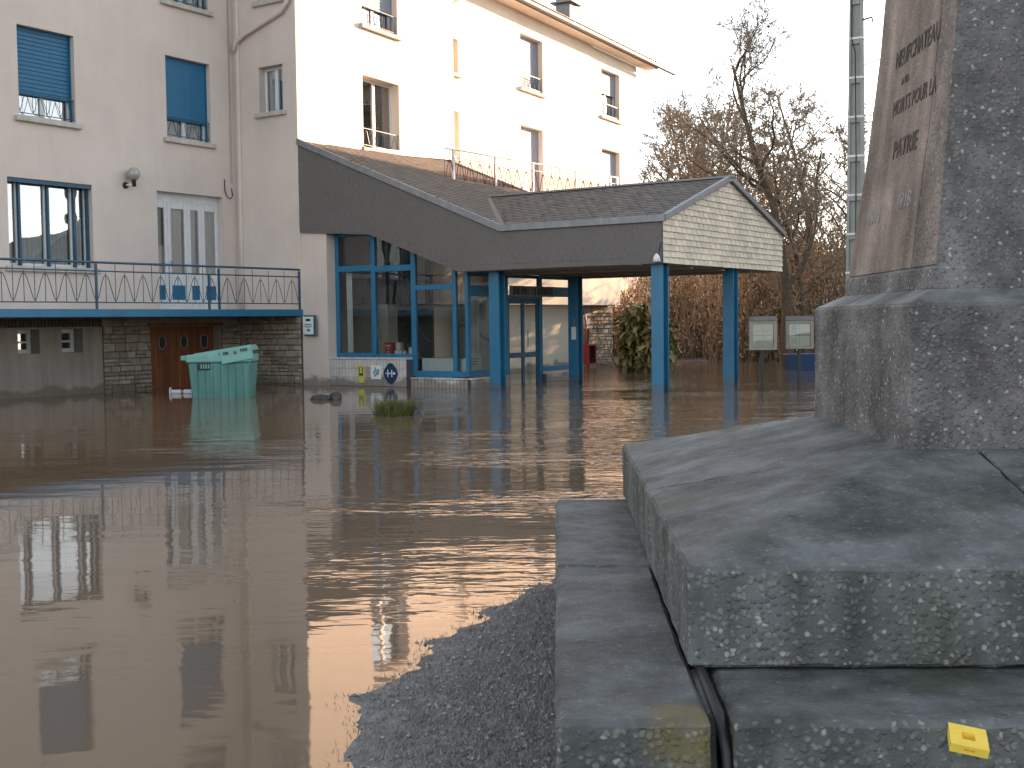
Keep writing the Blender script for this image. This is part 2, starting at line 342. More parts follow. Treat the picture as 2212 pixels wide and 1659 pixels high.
GROUND = mat('wet_ground', (.24, .23, .22), .75, (.11, .11, .11), 9, .02, 70, spec=.4)
me.materials.append(GROUND); me.polygons.foreach_set('use_smooth', [True] * len(me.polygons))
put(tag(bpy.data.objects.new('ground', me), 'dark wet ground rising out of the flood water', None, None, 'structure'), (0, 0, 0))

def water_mat():
    M = bpy.data.materials.new('flood_water'); M.use_nodes = True; t = M.node_tree; L = t.links.new
    b = t.nodes['Principled BSDF']; b.inputs['Roughness'].default_value = .035; b.inputs['IOR'].default_value = 1.5
    g = t.nodes.new('ShaderNodeNewGeometry'); sx = t.nodes.new('ShaderNodeSeparateXYZ'); L(g.outputs['Position'], sx.inputs[0])
    def noise(sc, det=2, rough=.5, dist=0.):
        mp = t.nodes.new('ShaderNodeMapping'); mp.inputs['Scale'].default_value = sc; L(g.outputs['Position'], mp.inputs['Vector'])
        n = t.nodes.new('ShaderNodeTexNoise'); n.inputs['Scale'].default_value = 1; n.inputs['Detail'].default_value = det
        n.inputs['Roughness'].default_value = rough; n.inputs['Distortion'].default_value = dist; L(mp.outputs[0], n.inputs['Vector']); return n.outputs['Fac']
    def mth(op, a, c, clamp=False):
        n = t.nodes.new('ShaderNodeMath'); n.operation = op; n.use_clamp = clamp
        for i, k in enumerate((a, c)):
            if isinstance(k, (int, float)): n.inputs[i].default_value = k
            else: L(k, n.inputs[i])
        return n.outputs[0]
    def rng_(v, a, c, lo=0., hi=1.):
        n = t.nodes.new('ShaderNodeMapRange'); n.interpolation_type = 'SMOOTHSTEP'
        n.inputs[1].default_value = a; n.inputs[2].default_value = c; n.inputs[3].default_value = lo; n.inputs[4].default_value = hi; L(v, n.inputs[0]); return n.outputs[0]
    mud = t.nodes.new('ShaderNodeMix'); mud.data_type = 'RGBA'; mud.inputs[6].default_value = (.135, .094, .060, 1); mud.inputs[7].default_value = (.16, .114, .075, 1)
    L(noise((.25, .12, 1), 3), mud.inputs[0]); L(mud.outputs[2], b.inputs['Base Color'])
    swell = mth('MULTIPLY', mth('SUBTRACT', noise((.45, 1.7, 1), 1.5, .45), .5), .014)
    mid = mth('MULTIPLY', mth('SUBTRACT', noise((1.25, 3.2, 1), 2, .5, .3), .5), .018)
    fine = mth('MULTIPLY', mth('SUBTRACT', noise((4.5, 11, 1), 2, .5, .4), .5), .009)
    # wind-ruffled water to the right and across the middle; the lee of the left facade lies calm
    ruf = mth('MULTIPLY', rng_(sx.outputs[0], -3.2, .3), rng_(sx.outputs[1], 7.0, 10.5))
    patch = rng_(noise((.22, .5, 1), 2), .40, .58, .15, 1)
    band = mth('MULTIPLY', rng_(sx.outputs[1], 12.5, 14.5), rng_(sx.outputs[1], 19.0, 16.5))
    band = mth('MULTIPLY', band, .55)
    near = mth('MULTIPLY', mth('MULTIPLY', rng_(sx.outputs[0], -2.3, -.6), rng_(sx.outputs[1], 9.0, 7.5)), rng_(sx.outputs[1], 5.0, 6.3))
    k = mth('ADD', mth('MULTIPLY', mth('MAXIMUM', mth('MAXIMUM', mth('MULTIPLY', ruf, 1.7), band), mth('MULTIPLY', near, .5)), patch), .05)
    h = mth('ADD', mth('MULTIPLY', swell, mth('ADD', mth('MULTIPLY', k, .6), .22)), mth('ADD', mth('MULTIPLY', mid, mth('ADD', k, .05)), mth('MULTIPLY', fine, k)))
    bp = t.nodes.new('ShaderNodeBump'); bp.inputs['Strength'].default_value = 1; bp.inputs['Distance'].default_value = 1
    L(h, bp.inputs['Height']); L(bp.outputs[0], b.inputs['Normal'])
    return M
wm = MB().poly([(-900, -600, 0), (900, -600, 0), (900, 60, 0), (-900, 60, 0)])
wo = wm.build('water', water_mat(), None, fix=False, kind='structure'); wo['label'] = 'brown flood water covering the street'

# ------------------------------------------------------------------ the hotel
hotel = thing('hotel_building', 'three storey cream rendered hotel with blue shutters and long balcony', 'building', (K.x, K.y, 0))

def wall(fr, u0, u1, z0, z1, ops, M, name, depth=.2, n=0., parent=hotel):
    """rendered wall with real openings and reveals"""
    b = MB(); us = sorted({u0, u1, *[o[0] for o in ops], *[o[1] for o in ops]}); zs = sorted({z0, z1, *[o[2] for o in ops], *[o[3] for o in ops]})
    for i in range(len(us) - 1):
        for j in range(len(zs) - 1):
            cu, cz = (us[i] + us[i + 1]) / 2, (zs[j] + zs[j + 1]) / 2
            if any(o[0] < cu < o[1] and o[2] < cz < o[3] for o in ops): continue
            b.poly([fr.p(us[i], n, zs[j]), fr.p(us[i + 1], n, zs[j]), fr.p(us[i + 1], n, zs[j + 1]), fr.p(us[i], n, zs[j + 1])])
    for o in ops:
        q = [(o[0], o[2]), (o[1], o[2]), (o[1], o[3]), (o[0], o[3])]
        for i in range(4):
            a, c = q[i], q[(i + 1) % 4]
            b.poly([fr.p(a[0], n, a[1]), fr.p(c[0], n, c[1]), fr.p(c[0], n - depth - .12, c[1]), fr.p(a[0], n - depth - .12, a[1])])
    return b.build(name, M, parent, fix=False)

def wavy(fr, u0, u1, n, z0, z1, amp=.03, per=.11, steps=None):
    b = MB(); k = steps or max(6, int((u1 - u0) / per * 5)); i0 = 0
    for i in range(k + 1):
        u = u0 + (u1 - u0) * i / k; nn = n + amp * math.sin(2 * math.pi * (u - u0) / per + 1.3 * math.sin(3.1 * u))
        b.v += [fr.p(u, nn, z0), fr.p(u, nn * 1.0 + .01, z1)]
    for i in range(k): b.f.append((2 * i, 2 * i + 2, 2 * i + 3, 2 * i + 1))
    return b

INTER = MB()
def window(fr, u0, u1, z0, z1, n=0., depth=.2, leaves=2, shutter=None, slats=False, SM=SHUT, grille=True, sill=True, curtain=True, frameM=WHITE, posts=None, fw=.07, curt_top=1.0):
    """a window part: frame mesh with panes, sill, roller shutter, guard rail and curtain as sub-parts"""
    nf = n - depth; b = MB(); t = .06
    for a, c, e, f in ((u0, u0 + fw, z0, z1), (u1 - fw, u1, z0, z1), (u0 + fw, u1 - fw, z0, z0 + fw), (u0 + fw, u1 - fw, z1 - fw, z1)): b.box(fr, a, c, nf - t, nf, e, f)
    cuts = posts or [u0 + (u1 - u0) * i / leaves for i in range(1, leaves)]
    for cu in cuts: b.box(fr, cu - fw * .8, cu + fw * .8, nf - t, nf + .006, z0 + fw, z1 - fw)
    win = b.build('window', frameM, hotel, bevel=.006)
    ed = [u0 + fw, *cuts, u1 - fw]
    for i in range(len(ed) - 1):
        a = ed[i] + (0 if i == 0 else fw * .8); c = ed[i + 1] - (0 if i == len(ed) - 2 else fw * .8)
        MB().poly([fr.p(a, nf - .03, z0 + fw), fr.p(c, nf - .03, z0 + fw), fr.p(c, nf - .03, z1 - fw), fr.p(a, nf - .03, z1 - fw)]).build('pane', GLASS, win, fix=False)
        if curtain: wavy(fr, a + .02, c - .02, nf - .085, z0 + .05, z0 + (z1 - z0) * curt_top, .022, .10).build('curtain', CURT, win, fix=False, smooth=True)
    if shutter is not None:
        ns = nf + .05
        if slats:
            k = int(round((z1 - shutter) / .085)); hgt = (z1 - shutter) / k
            sb = MB().box(fr, u0 + .03, u1 - .03, -.007, .007, 0, hgt - .008); sm, so_ = sb.mesh('slat', SM, bevel=.005)
            for i in range(k): inst('slat', sm, Vector((so_.x, so_.y, 0)) + fr.n * ns + Vector((0, 0, shutter + i * hgt)), win)
            MB().box(fr, u0 + .02, u1 - .02, ns - .014, ns - .008, shutter, z1).build('shutter_backing', SM, win)
        else: MB().box(fr, u0 + .03, u1 - .03, ns - .012, ns + .012, shutter, z1).build('shutter', SM, win, bevel=.004)
        for a in (u0, u1 - .03): MB().box(fr, a, a + .03, ns - .02, ns + .03, z0, z1).build('shutter_guide', SM, win)
    if sill: MB().box(fr, u0 - .11, u1 + .11, n - depth - .05, n + .09, z0 - .11, z0).build('sill', SILL, win, bevel=.012)
    if grille:
        g = MB(); ng = n - .05; zt = z0 + .50
        for z in (zt, z0 + .08): g.tube([fr.p(u0, ng, z), fr.p(u1, ng, z)], .011, 5)
        k = max(3, int((u1 - u0) / .3)); pts = []
        for i in range(k * 8 + 1):
            u = u0 + .03 + (u1 - u0 - .06) * i / (k * 8); pts.append(fr.p(u, ng, z0 + .10 + .36 * (.5 - .5 * math.cos(2 * math.pi * i / 8))))
        g.tube(pts, .008, 4)
        for i in range(k + 1):
            u = u0 + .03 + (u1 - u0 - .06) * i / k; g.tube([fr.p(u, ng, z0 + .08), fr.p(u, ng, zt)], .007, 4)
        g.build('guard_rail', BLUE_D, win)
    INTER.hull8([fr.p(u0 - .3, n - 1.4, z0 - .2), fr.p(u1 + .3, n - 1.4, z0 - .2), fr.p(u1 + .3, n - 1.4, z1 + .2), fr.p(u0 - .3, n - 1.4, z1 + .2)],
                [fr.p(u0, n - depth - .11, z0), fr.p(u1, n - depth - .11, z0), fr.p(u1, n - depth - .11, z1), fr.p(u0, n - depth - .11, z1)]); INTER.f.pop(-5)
    return win

TOP = 11.42
L_OPS = [(-5.96, -4.60, 5.80, 7.66), (-2.13, -.79, 5.81, 7.70), (-2.13, -.79, 8.95, 10.75), (-5.96, -4.60, 8.95, 10.75), (-6.29, -4.25, 2.72, 4.53), (-2.48, -.46, 1.80, 4.56),
         (-6.17, -5.66, .90, 1.41), (-5.13, -4.60, .90, 1.41), (-2.79, -.66, -.8, 1.43)]
wall(LF, -16, 0, 1.80, TOP, [o for o in L_OPS if o[2] >= 1.8], RENDER, 'rendered_wall')
wall(LF, -16, 0, -.8, 1.80, [o for o in L_OPS if o[2] < 1.8], GREYWALL, 'stucco_wall', .3)
R_OPS = [(-1.24, -.45, 6.55, 7.65), (-1.24, -.45, 9.2, 10.6)]
wall(RF, -2.083, 0, -.8, TOP, R_OPS, RENDER, 'rendered_wall')
W_OPS1 = [(2.68, 4.35, 5.96, 7.80), (2.70, 4.33, 9.08, 10.80)]
wall(WF, 0, 7.2, -.8, TOP, W_OPS1, RENDER_W, 'rendered_wall', .25)
W_OPS2 = [(11.90, 13.50, 9.02, 10.76), (11.86, 13.46, 5.0, 7.82), (7.24, 7.98, 8.75, 9.75), (7.24, 7.98, 5.4, 7.65)]
wall(WF, 7.2, 17.48, -.8, TOP, W_OPS2, RENDER_W, 'rendered_wall', .25, n=-.3)
W_OPS3 = [(18.36, 20.05, 9.04, 10.78), (18.34, 20.04, 5.0, 7.84)]
wall(WF, 17.48, 21.75, -.8, TOP, W_OPS3, RENDER_W, 'rendered_wall', .25, n=-.33)
MB().poly([WF.p(7.2, 0, -.8), WF.p(7.2, -.3, -.8), WF.p(7.2, -.3, TOP), WF.p(7.2, 0, TOP)]).build('rendered_wall', RENDER_W, hotel, fix=False)
MB().poly([WF.p(21.75, -.33, -.8), WF.p(21.75, -9, -.8), WF.p(21.75, -9, TOP), WF.p(21.75, -.33, TOP)]).build('rendered_wall', RENDER_W, hotel, fix=False)
MB().poly([WF.p(21.75, -9, -.8), LF.p(-16, -9, -.8), LF.p(-16, -9, TOP), WF.p(21.75, -9, TOP)]).build('rendered_wall', RENDER_W, hotel, fix=False)

window(LF, -5.96, -4.60, 5.80, 7.66, shutter=6.27, slats=True)
window(LF, -2.13, -.79, 5.81, 7.70, shutter=6.26)
window(LF, -2.13, -.79, 8.95, 10.75, shutter=9.4)
window(LF, -5.96, -4.60, 8.95, 10.75, shutter=9.5, slats=True)
wl3 = window(LF, -6.29, -4.25, 2.72, 4.53, leaves=4, grille=False, posts=[-5.95, -5.27, -4.62], curt_top=.62)
for u in (-6.27, -5.95, -5.27, -4.62, -4.285): MB().box(LF, u - .02, u + .03, -.19, -.12, 2.72, 4.44).build('shutter_guide', BLUE_D, wl3)
MB().box(LF, -6.29, -4.25, -.19, -.02, 4.44, 4.525).build('shutter_box', BLUE_D, wl3)
window(RF, -1.24, -.45, 6.55, 7.65, grille=False)
window(RF, -1.24, -.45, 9.2, 10.6, grille=False)
window(WF, 2.68, 4.35, 5.96, 7.80, depth=.25, leaves=2, curtain=False)
window(WF, 2.70, 4.33, 9.08, 10.80, depth=.25, shutter=9.62, slats=True, SM=SHUT_G)
window(WF, 11.90, 13.50, 9.02, 10.76, n=-.3, depth=.25, shutter=9.16, slats=True, SM=SHUT_G)
window(WF, 11.86, 13.46, 5.0, 7.82, n=-.3, depth=.25, shutter=5.05, SM=SHUT_G, grille=False, sill=False)
window(WF, 7.24, 7.98, 8.75, 9.75, n=-.3, depth=.25, grille=False)
window(WF, 7.24, 7.98, 5.4, 7.65, n=-.3, depth=.25, grille=False, sill=False)
window(WF, 18.36, 20.05, 9.04, 10.78, n=-.33, depth=.25, shutter=9.95, SM=SHUT_G)
window(WF, 18.34, 20.04, 5.0, 7.84, n=-.33, depth=.25, shutter=5.05, SM=SHUT_G, grille=False, sill=False)
for u0, u1 in ((-6.17, -5.66), (-5.13, -4.60)):
    window(LF, u0, u1, .90, 1.41, depth=.3, leaves=1, grille=False, sill=False, curtain=False, fw=.09)
    g = MB(); g.box(LF, u0 + .09, u1 - .09, -.31, -.28, 1.12, 1.16); g.build('glazing_bar', WHITE, hotel)
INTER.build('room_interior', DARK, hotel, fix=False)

# balcony door: four white leaves, curtains, blue kick panels
b = MB(); b.box(LF, -2.48, -.46, -.26, -.2, 4.36, 4.56)
dl = [-2.48, -2.02, -1.42, -.98, -.46]
door = b.build('balcony_door', WHITE, hotel)
for i in range(4):
    a, c = dl[i], dl[i + 1]; lf = MB()
    if i == 0: a += .0
    for q in ((a, a + .10, 1.80, 4.36), (c - .10, c, 1.80, 4.36), (a + .10, c - .10, 1.80, 2.06), (a + .10, c - .10, 2.40, 2.66), (a + .10, c - .10, 4.20, 4.36)): lf.box(LF, q[0] + .003, q[1] - .003, -.25, -.2, q[2], q[3])
    lf.build('door_leaf', WHITE, door, bevel=.006)
    MB().box(LF, a + .10, c - .10, -.235, -.215, 2.06, 2.40).build('kick_panel', BLUE, door)
    MB().poly([LF.p(a + .1, -.225, 2.66), LF.p(c - .1, -.225, 2.66), LF.p(c - .1, -.225, 4.2), LF.p(a + .1, -.225, 4.2)]).build('pane', GLASS, door, fix=False)
    wavy(LF, a + .08, c - .08, -.33, 2.6, 4.25, .02, .10).build('curtain', CURT, door, fix=False, smooth=True)
MB().box(LF, -2.46, -.48, -.60, -.5, 1.8, 4.5).build('door_backing', DARK, door)
MB().tube([LF.p(-1.98, -.17, 2.95), LF.p(-1.98, -.13, 2.95), LF.p(-1.98, -.13, 2.82)], .014, 6).build('handle', ZINC, door)

# balcony slab and blue edge band, with its railing
bal = MB().box(LF, -16, .0, 0.004, 2.02, 1.66, 1.79).build('balcony', SOFFIT, hotel)
MB().box(LF, -16, .17, 2.02, 2.10, 1.64, 1.80).build('edge_band', BLUE, bal, bevel=.006)
rail = MB()
BN = 2.05
rail.tube([LF.p(-16, BN, 2.695), LF.p(.03, BN, 2.745)], .024, 8)
rl = rail.build('balcony_railing', BLUE_D, hotel)
q = MB(); q.tube([LF.p(-16, BN, 2.53), LF.p(0, BN, 2.57)], .015, 6); q.build('middle_rail', BLUE_D, rl)
q = MB(); q.tube([LF.p(-16, BN, 1.93), LF.p(0, BN, 1.935)], .013, 6); q.build('bottom_rail', BLUE_D, rl)
posts = [-12.3, -9.0, -5.77, -2.55, -.02]
for u in posts: MB().box(LF, u - .02, u + .02, BN - .02, BN + .02, 1.79, 2.70).build('post', BLUE_D, rl)
MB().box(LF, -2.86, -2.82, BN - .02, BN + .02, 1.79, 2.55).build('post', BLUE_D, rl)
for a, c in zip(posts, posts[1:]):
    k = max(1, round((c - a) / .46)); pts = []
    for i in range(k * 12 + 1):
        ph = (i % 12) / 12.; hgt = .5 - .5 * math.cos(2 * math.pi * ph); hgt = hgt ** .8
        pts.append(LF.p(a + (c - a) * i / (k * 12), BN, 1.95 + .53 * hgt))
    MB().tube(pts, .0095, 4).build('wave_bar', BLUE_D, rl)
    for i in range(k):
        u = a + (c - a) * i / k
        if i: MB().tube([LF.p(u, BN, 1.93), LF.p(u, BN, 2.70)], .0085, 4).build('bar', BLUE_D, rl)
        um = a + (c - a) * (i + .5) / k
        MB().tube([LF.p(um, BN, 1.93), LF.p(um, BN, 2.53)], .0085, 4).build('bar', BLUE_D, rl)

# drainpipes
dp = MB().tube([LF.p(-.02, .16, 11.6), LF.p(-.02, .16, 8.4), LF.p(-.02, .14, 4.0), LF.p(-.02, .14, 1.84)], .058, 10)
dpo = dp.build('drainpipe', RENDER, hotel, smooth=True)
MB().tube([RF.p(-.15, .10, 9.6), RF.p(-.12, .10, 9.1), RF.p(-.35, .10, 8.85), RF.p(-1.65, .10, 8.45), RF.p(-1.88, .12, 8.32), RF.p(-1.93, .13, 8.12)], .052, 10).build('branch_pipe', RENDER, dpo, smooth=True)
for z in (8.2, 6.2, 3.55): MB().lathe(LF.p(-.02, .145, z), [(.066, 0), (.066, .05)], 12).build('bracket', RENDER, dpo)
MB().tube([LF.p(-.02, .14, 1.64), LF.p(-.02, .14, -.3)], .05, 10).build('drainpipe', ZINC, hotel, smooth=True)
for i, off in enumerate((-.16, -.19)): MB().tube([LF.p(off, .012, 11), LF.p(off, .012, 7), LF.p(off - .02 * i, .012, 4.9)], .006, 4).build('cable', SOFFIT, hotel)
MB().tube([LF.p(-.42, .02, 5.0), LF.p(-.42, .03, 4.72), LF.p(-.36, .04, 4.58), LF.p(-.25, .04, 4.54), LF.p(-.17, .03, 4.62), LF.p(-.2, .03, 4.8)], .012, 5).build('cable_hook', INK, hotel)

# stone facing under the balcony (each stone its own piece)
def stones(fr, u0, u1, z0, z1, n, name='stone_facing', wild=.3):
    bk = MB().box(fr, u0, u1, n - .06, n, z0, z1).build(name, MORTAR, hotel)
    z = z0
    while z < z1 - .02:
        hgt = rng.choice((.10, .13, .16, .19)); hgt = min(hgt, z1 - z)
        if z1 - z - hgt < .06: hgt = z1 - z
        u = u0
        while u < u1 - .02:
            wd = rng.uniform(.17, .42); wd = min(wd, u1 - u)
            if u1 - u - wd < .09: wd = u1 - u
            if z + hgt > -.06:
                parts = [(z, hgt)] if rng.random() > wild or hgt < .15 else [(z, hgt * .5), (z + hgt * .5, hgt * .5)]
                for zz, hh in parts:
                    g_ = .008; j = lambda: rng.uniform(-.006, .006); fr_n = n + rng.uniform(.015, .045)
                    A = [fr.p(u + g_ + j(), n - .01, zz + g_ + j()), fr.p(u + wd - g_ + j(), n - .01, zz + g_ + j()), fr.p(u + wd - g_ + j(), n - .01, zz + hh - g_ + j()), fr.p(u + g_ + j(), n - .01, zz + hh - g_ + j())]
                    MB().hull8(A, [p + fr.n * (fr_n - n + .01 + rng.uniform(-.006, .006)) for p in A]).build('stone', STONE, bk, bevel=.012)
            u += wd
        z += hgt
stones(LF, -4.09, -2.80, -.3, 1.45, .02)
stones(LF, -.64, .0, -.3, 1.45, .02)
stones(RF, -2.06, 0, -.3, 1.64, .03)
MB().box(LF, -2.85, -.6, .0, .06, 1.44, 1.52).build('door_lintel', WOOD, hotel)
# soffit laths above the stucco
lath = MB()
for i in range(46): lath.box(LF, -8 + i * .085, -8 + i * .085 + .06, .0, .03, 1.45, 1.62)
tag(lath.build('lath', MORTAR, hotel), kind='stuff')
# timber doors with oval lights
for u0, u1, uo, round_ in ((-2.78, -1.82, -2.25, 1), (-1.80, -1.26, -1.60, 1), (-1.22, -.68, -.97, 0)):
    dr = MB().box(LF, u0, u1, -.30, -.26, -.5, 1.43).build('timber_door', WOOD, hotel)
    k = max(3, round((u1 - u0) / .135))
    for i in range(k):
        a = u0 + (u1 - u0) * i / k; c = u0 + (u1 - u0) * (i + 1) / k
        MB().box(LF, a + .003, c - .003, -.26, -.238, -.5, 1.43).build('plank', WOOD, dr, bevel=.004)
    ov = MB(); gl = MB(); N = 20; P = []
    for i in range(N):
        th = 2 * math.pi * i / N
        cx, cz = math.cos(th), math.sin(th)
        if not round_: cx, cz = math.copysign(abs(cx) ** .5, cx), math.copysign(abs(cz) ** .5, cz)
        P.append((uo + .105 * cx, 1.06 + .155 * cz))
    gl.prism([LF.p(a, -.232, z) for a, z in P], LF.n * .006); gl.build('oval_window', BLACK, dr)
    MB().prism([LF.p(a, -.2365, z) for a, z in P], LF.n * .003).build('oval_backing', BLACK, dr)
    ov.tube([LF.p(a, -.228, z) for a, z in P + P[:1]], .013, 5, caps=False); ov.build('oval_rim', ZINC, dr)

# roof, eaves and gutters
roof = MB()
def eave(fr, u0, u1, n0, drop=0.):
    roof.hull8([fr.p(u0, n0 - .02, TOP), fr.p(u1, n0 - .02, TOP), fr.p(u1, n0 + .55, TOP - .02), fr.p(u0, n0 + .55, TOP - .02)],
               [fr.p(u0, n0 - .02, TOP + .12), fr.p(u1, n0 - .02, TOP + .12), fr.p(u1, n0 + .55, TOP + .10), fr.p(u0, n0 + .55, TOP + .10)])
eave(WF, -.3, 7.7, 0); eave(WF, 7.7, 22.6, -.3); eave(LF, -16, -.02, 0); 
RM = mat('roof_tiles', (.30, .20, .13), .8, (.17, .115, .08), 4, .003, 30, island=.4)
rf = roof.build('roof', RENDER_W, hotel)
MB().poly([WF.p(-.3, .5, TOP + .14), WF.p(22.6, .3, TOP + .14), WF.p(20, -5, TOP + 2.1), WF.p(3, -5, TOP + 2.1)]).build('roof_slope', RM, rf, fix=False)
MB().poly([LF.p(-16, .5, TOP + .14), LF.p(-.1, .5, TOP + .14), LF.p(-2, -5, TOP + 2.1), LF.p(-16, -5, TOP + 2.1)]).build('roof_slope', RM, rf, fix=False)
tb = MB().box(WF, 0, .52, -.20, .20, 0, .05); tm, tmo = tb.mesh('roof_tile', RM, bevel=.012)
for i in range(27): inst('roof_tile', tm, WF.p(7.9 + i * .54, .22, TOP + .15) + (tmo - K.to_3d()), rf)
def gutter(fr, u0, u1, n0, z):
    b = MB(); pr = [(math.cos(th) * .085, math.sin(th) * .085) for th in [math.pi + math.pi * i / 6 for i in range(7)]]
    for (a, c) in zip(pr, pr[1:]): b.poly([fr.p(u0, n0 + a[0], z + a[1]), fr.p(u1, n0 + a[0], z + a[1]), fr.p(u1, n0 + c[0], z + c[1]), fr.p(u0, n0 + c[0], z + c[1])])
    b.box(fr, u0, u1, n0 + .078, n0 + .094, z - .01, z + .02)
    return b.build('gutter', ZINC, rf, fix=False)
gutter(WF, -.3, 7.75, .62, TOP + .08); gutter(WF, 8.0, 24.2, .34, TOP + .08)
MB().tube([WF.p(7.7, .62, TOP), WF.p(7.75, .55, TOP - .25), WF.p(7.6, .15, TOP - .5), WF.p(7.4, -.2, TOP - .8), WF.p(7.4, -.22, 5.2)], .05, 8).build('drainpipe', RENDER_W, hotel, smooth=True)
ch = MB().box(WF, 15.15, 15.75, -.6, -.05, TOP + .1, TOP + 2.2).build('chimney', ZINC, rf, bevel=.01)
MB().box(WF, 15.0, 15.9, -.75, .1, TOP + 1.0, TOP + 1.05).build('chimney_collar', ZINC, hotel)

# flat-roofed wing behind the porch, with its terrace railing
wing = MB()
f0, f1 = AF.p(-1.5, 0, 0), AF.p(8.3, 0, 0); b0, b1 = WF.p(7.4, -.32, 0), WF.p(17.0, -.32, 0)
zz = lambda p, z: Vector((p.x, p.y, z))
wing.hull8([zz(p, 1.92) for p in (f0, f1, b1, b0)], [zz(p, 4.92) for p in (f0, f1, b1, b0)])
wg = wing.build('terrace_wing', RENDER_W, hotel)
MB().hull8([AF.p(-1.5, -.9, -.6), AF.p(7.3, -.9, -.6), AF.p(7.3, -1.3, -.6), AF.p(-1.5, -1.3, -.6)], [AF.p(-1.5, -.9, 1.92), AF.p(7.3, -.9, 1.92), AF.p(7.3, -1.3, 1.92), AF.p(-1.5, -1.3, 1.92)]).build('ground_floor_wall', RENDER_W, wg)
MB().box(AF, 7.35, 8.1, -1.25, -1.1, -.6, 1.92).build('brown_door', WOOD, wg)
MB().box(AF, 7.3, 8.2, -1.2, -1.05, 1.2, 1.9).build('roller_shutter', SHUT_G, wg)
stones(AF, 8.15, 9.6, -.3, 1.9, -1.1)
MAROON = mat('maroon_paint', (.20, .05, .045), .6)
tr = MB().tube([AF.p(-.2, -.06, 5.86), AF.p(8.28, -.06, 5.86)], .022, 6).build('terrace_railing', WHITE, hotel)
MB().tube([AF.p(-.2, -.06, 5.66), AF.p(8.28, -.06, 5.66)], .012, 5).build('middle_rail', WHITE, tr)
MB().tube([AF.p(-.2, -.06, 5.02), AF.p(8.28, -.06, 5.02)], .012, 5).build('bottom_rail', WHITE, tr)
for u in (.15, 1.95, 3.70, 5.9, 7.85, 8.26): MB().box(AF, u - .03, u + .03, -.09, -.03, 4.92, 5.86).build('post', WHITE, tr)
pts = [AF.p(-.2 + 8.4 * i / 240, -.06, 5.06 + .54 * (.5 - .5 * math.cos(2 * math.pi * i / 12)) ** .8) for i in range(241)]
MB().tube(pts, .014, 4).build('wave_bar', MAROON, tr)
for i in range(41): MB().tube([AF.p(-.2 + 8.4 * i / 40, -.06, 5.02), AF.p(-.2 + 8.4 * i / 40, -.06, 5.86 if i % 2 else 5.66)], .011, 4).build('bar', MAROON if i % 3 else BLUE_D, tr)
# ------------------------------------------------------------------ entrance porch (slate roofs, fascia, columns)
porch = thing('entrance_porch', 'slate roofed entrance porch on blue columns with pale shingled gable', 'porch', AB.p(7.4, 2, 0))
def shed_z(a): return 5.69 - .405 * (a - .26)
def AZ(a, b_, z): return AB.p(a, b_, z)
VA0, VA1 = .26 + (5.69 - 3.45) / .405, .26 + (5.69 - 4.47) / .405      # valley foot and head along a
APEX_B, GW, EZ, RZ = 3.13, 6.28, 3.45, 4.47
# slate planes: base sheets + individually shaped slates joined as one part
def inside(p, P):
    c = False; n = len(P)
    for i in range(n):
        a, b_ = P[i], P[(i + 1) % n]
        if (a[1] > p[1]) != (b_[1] > p[1]) and p[0] < (b_[0] - a[0]) * (p[1] - a[1]) / (b_[1] - a[1]) + a[0]: c = not c
    return c
def slate_plane(o, eu, ev, P, wd, ex, lift=.012, jit=.003, strict=False):
    """slates in courses over polygon P (u,v in the plane, v upslope)"""
    o = Vector(o); eu = Vector(eu).normalized(); ev = Vector(ev).normalized(); en = eu.cross(ev)
    if en.z < -.01: en = -en
    b = MB(); v0 = min(p[1] for p in P); v1 = max(p[1] for p in P); u0 = min(p[0] for p in P); u1 = max(p[0] for p in P)
    r = 0; v = v0
    while v < v1:
        u = u0 - (wd / 2 if r % 2 else 0)
        while u < u1:
            ww = wd * rng.uniform(.88, 1.0)
            if u < u0 or u + wd > u1 + .02: u += wd; continue
            if inside((u + wd / 2, v + ex * .5), P) and not (strict and not all(inside(c_, P) for c_ in ((u + .004, v + .004), (u + wd - .004, v + .004)))):
                lo = lift + rng.uniform(0, jit); j = rng.uniform(-.006, .006)
                q = [o + eu * (u + .003) + ev * (v + j) + en * lo, o + eu * (u + ww) + ev * (v + j + rng.uniform(-.005, .005)) + en * lo, o + eu * (u + ww) + ev * (v + ex * 1.25) + en * .002, o + eu * (u + .003) + ev * (v + ex * 1.25) + en * .002]
                i = len(b.v); b.v += q + [q[0] - en * lo, q[1] - en * lo]
                b.f += [(i, i + 1, i + 2, i + 3), (i, i + 4, i + 5, i + 1)]
            u += wd
        v += ex; r += 1
    return b
# shed slope: u along b, v up the slope (towards the wall)
o = AZ(VA0 + .02, 0, shed_z(VA0 + .02)); ev = AZ(0, 0, shed_z(0)) - AZ(1, 0, shed_z(1)); sl = ev.length; eu = AB.n
da = lambda a: (VA0 + .02 - a) * sl
Pshed = [(0, 0), (3.13, da(VA1)), (6.8, da(2.0)), (6.8, da(-1.3)), (0, da(0.1))]
def lift_plane(P, o, eu, ev, dz): return [Vector(o) + Vector(eu).normalized() * p[0] + Vector(ev).normalized() * p[1] + Vector((0, 0, dz)) for p in P]
s = MB(); s.hull8(lift_plane(Pshed, o, eu, ev, -.08), lift_plane(Pshed, o, eu, ev, 0)); shed = s.build('shed_roof', SLATE, porch)
tag(slate_plane(o, eu, ev, Pshed, .24, .17, .02).build('slate', SLATE, shed, fix=False), kind='stuff')
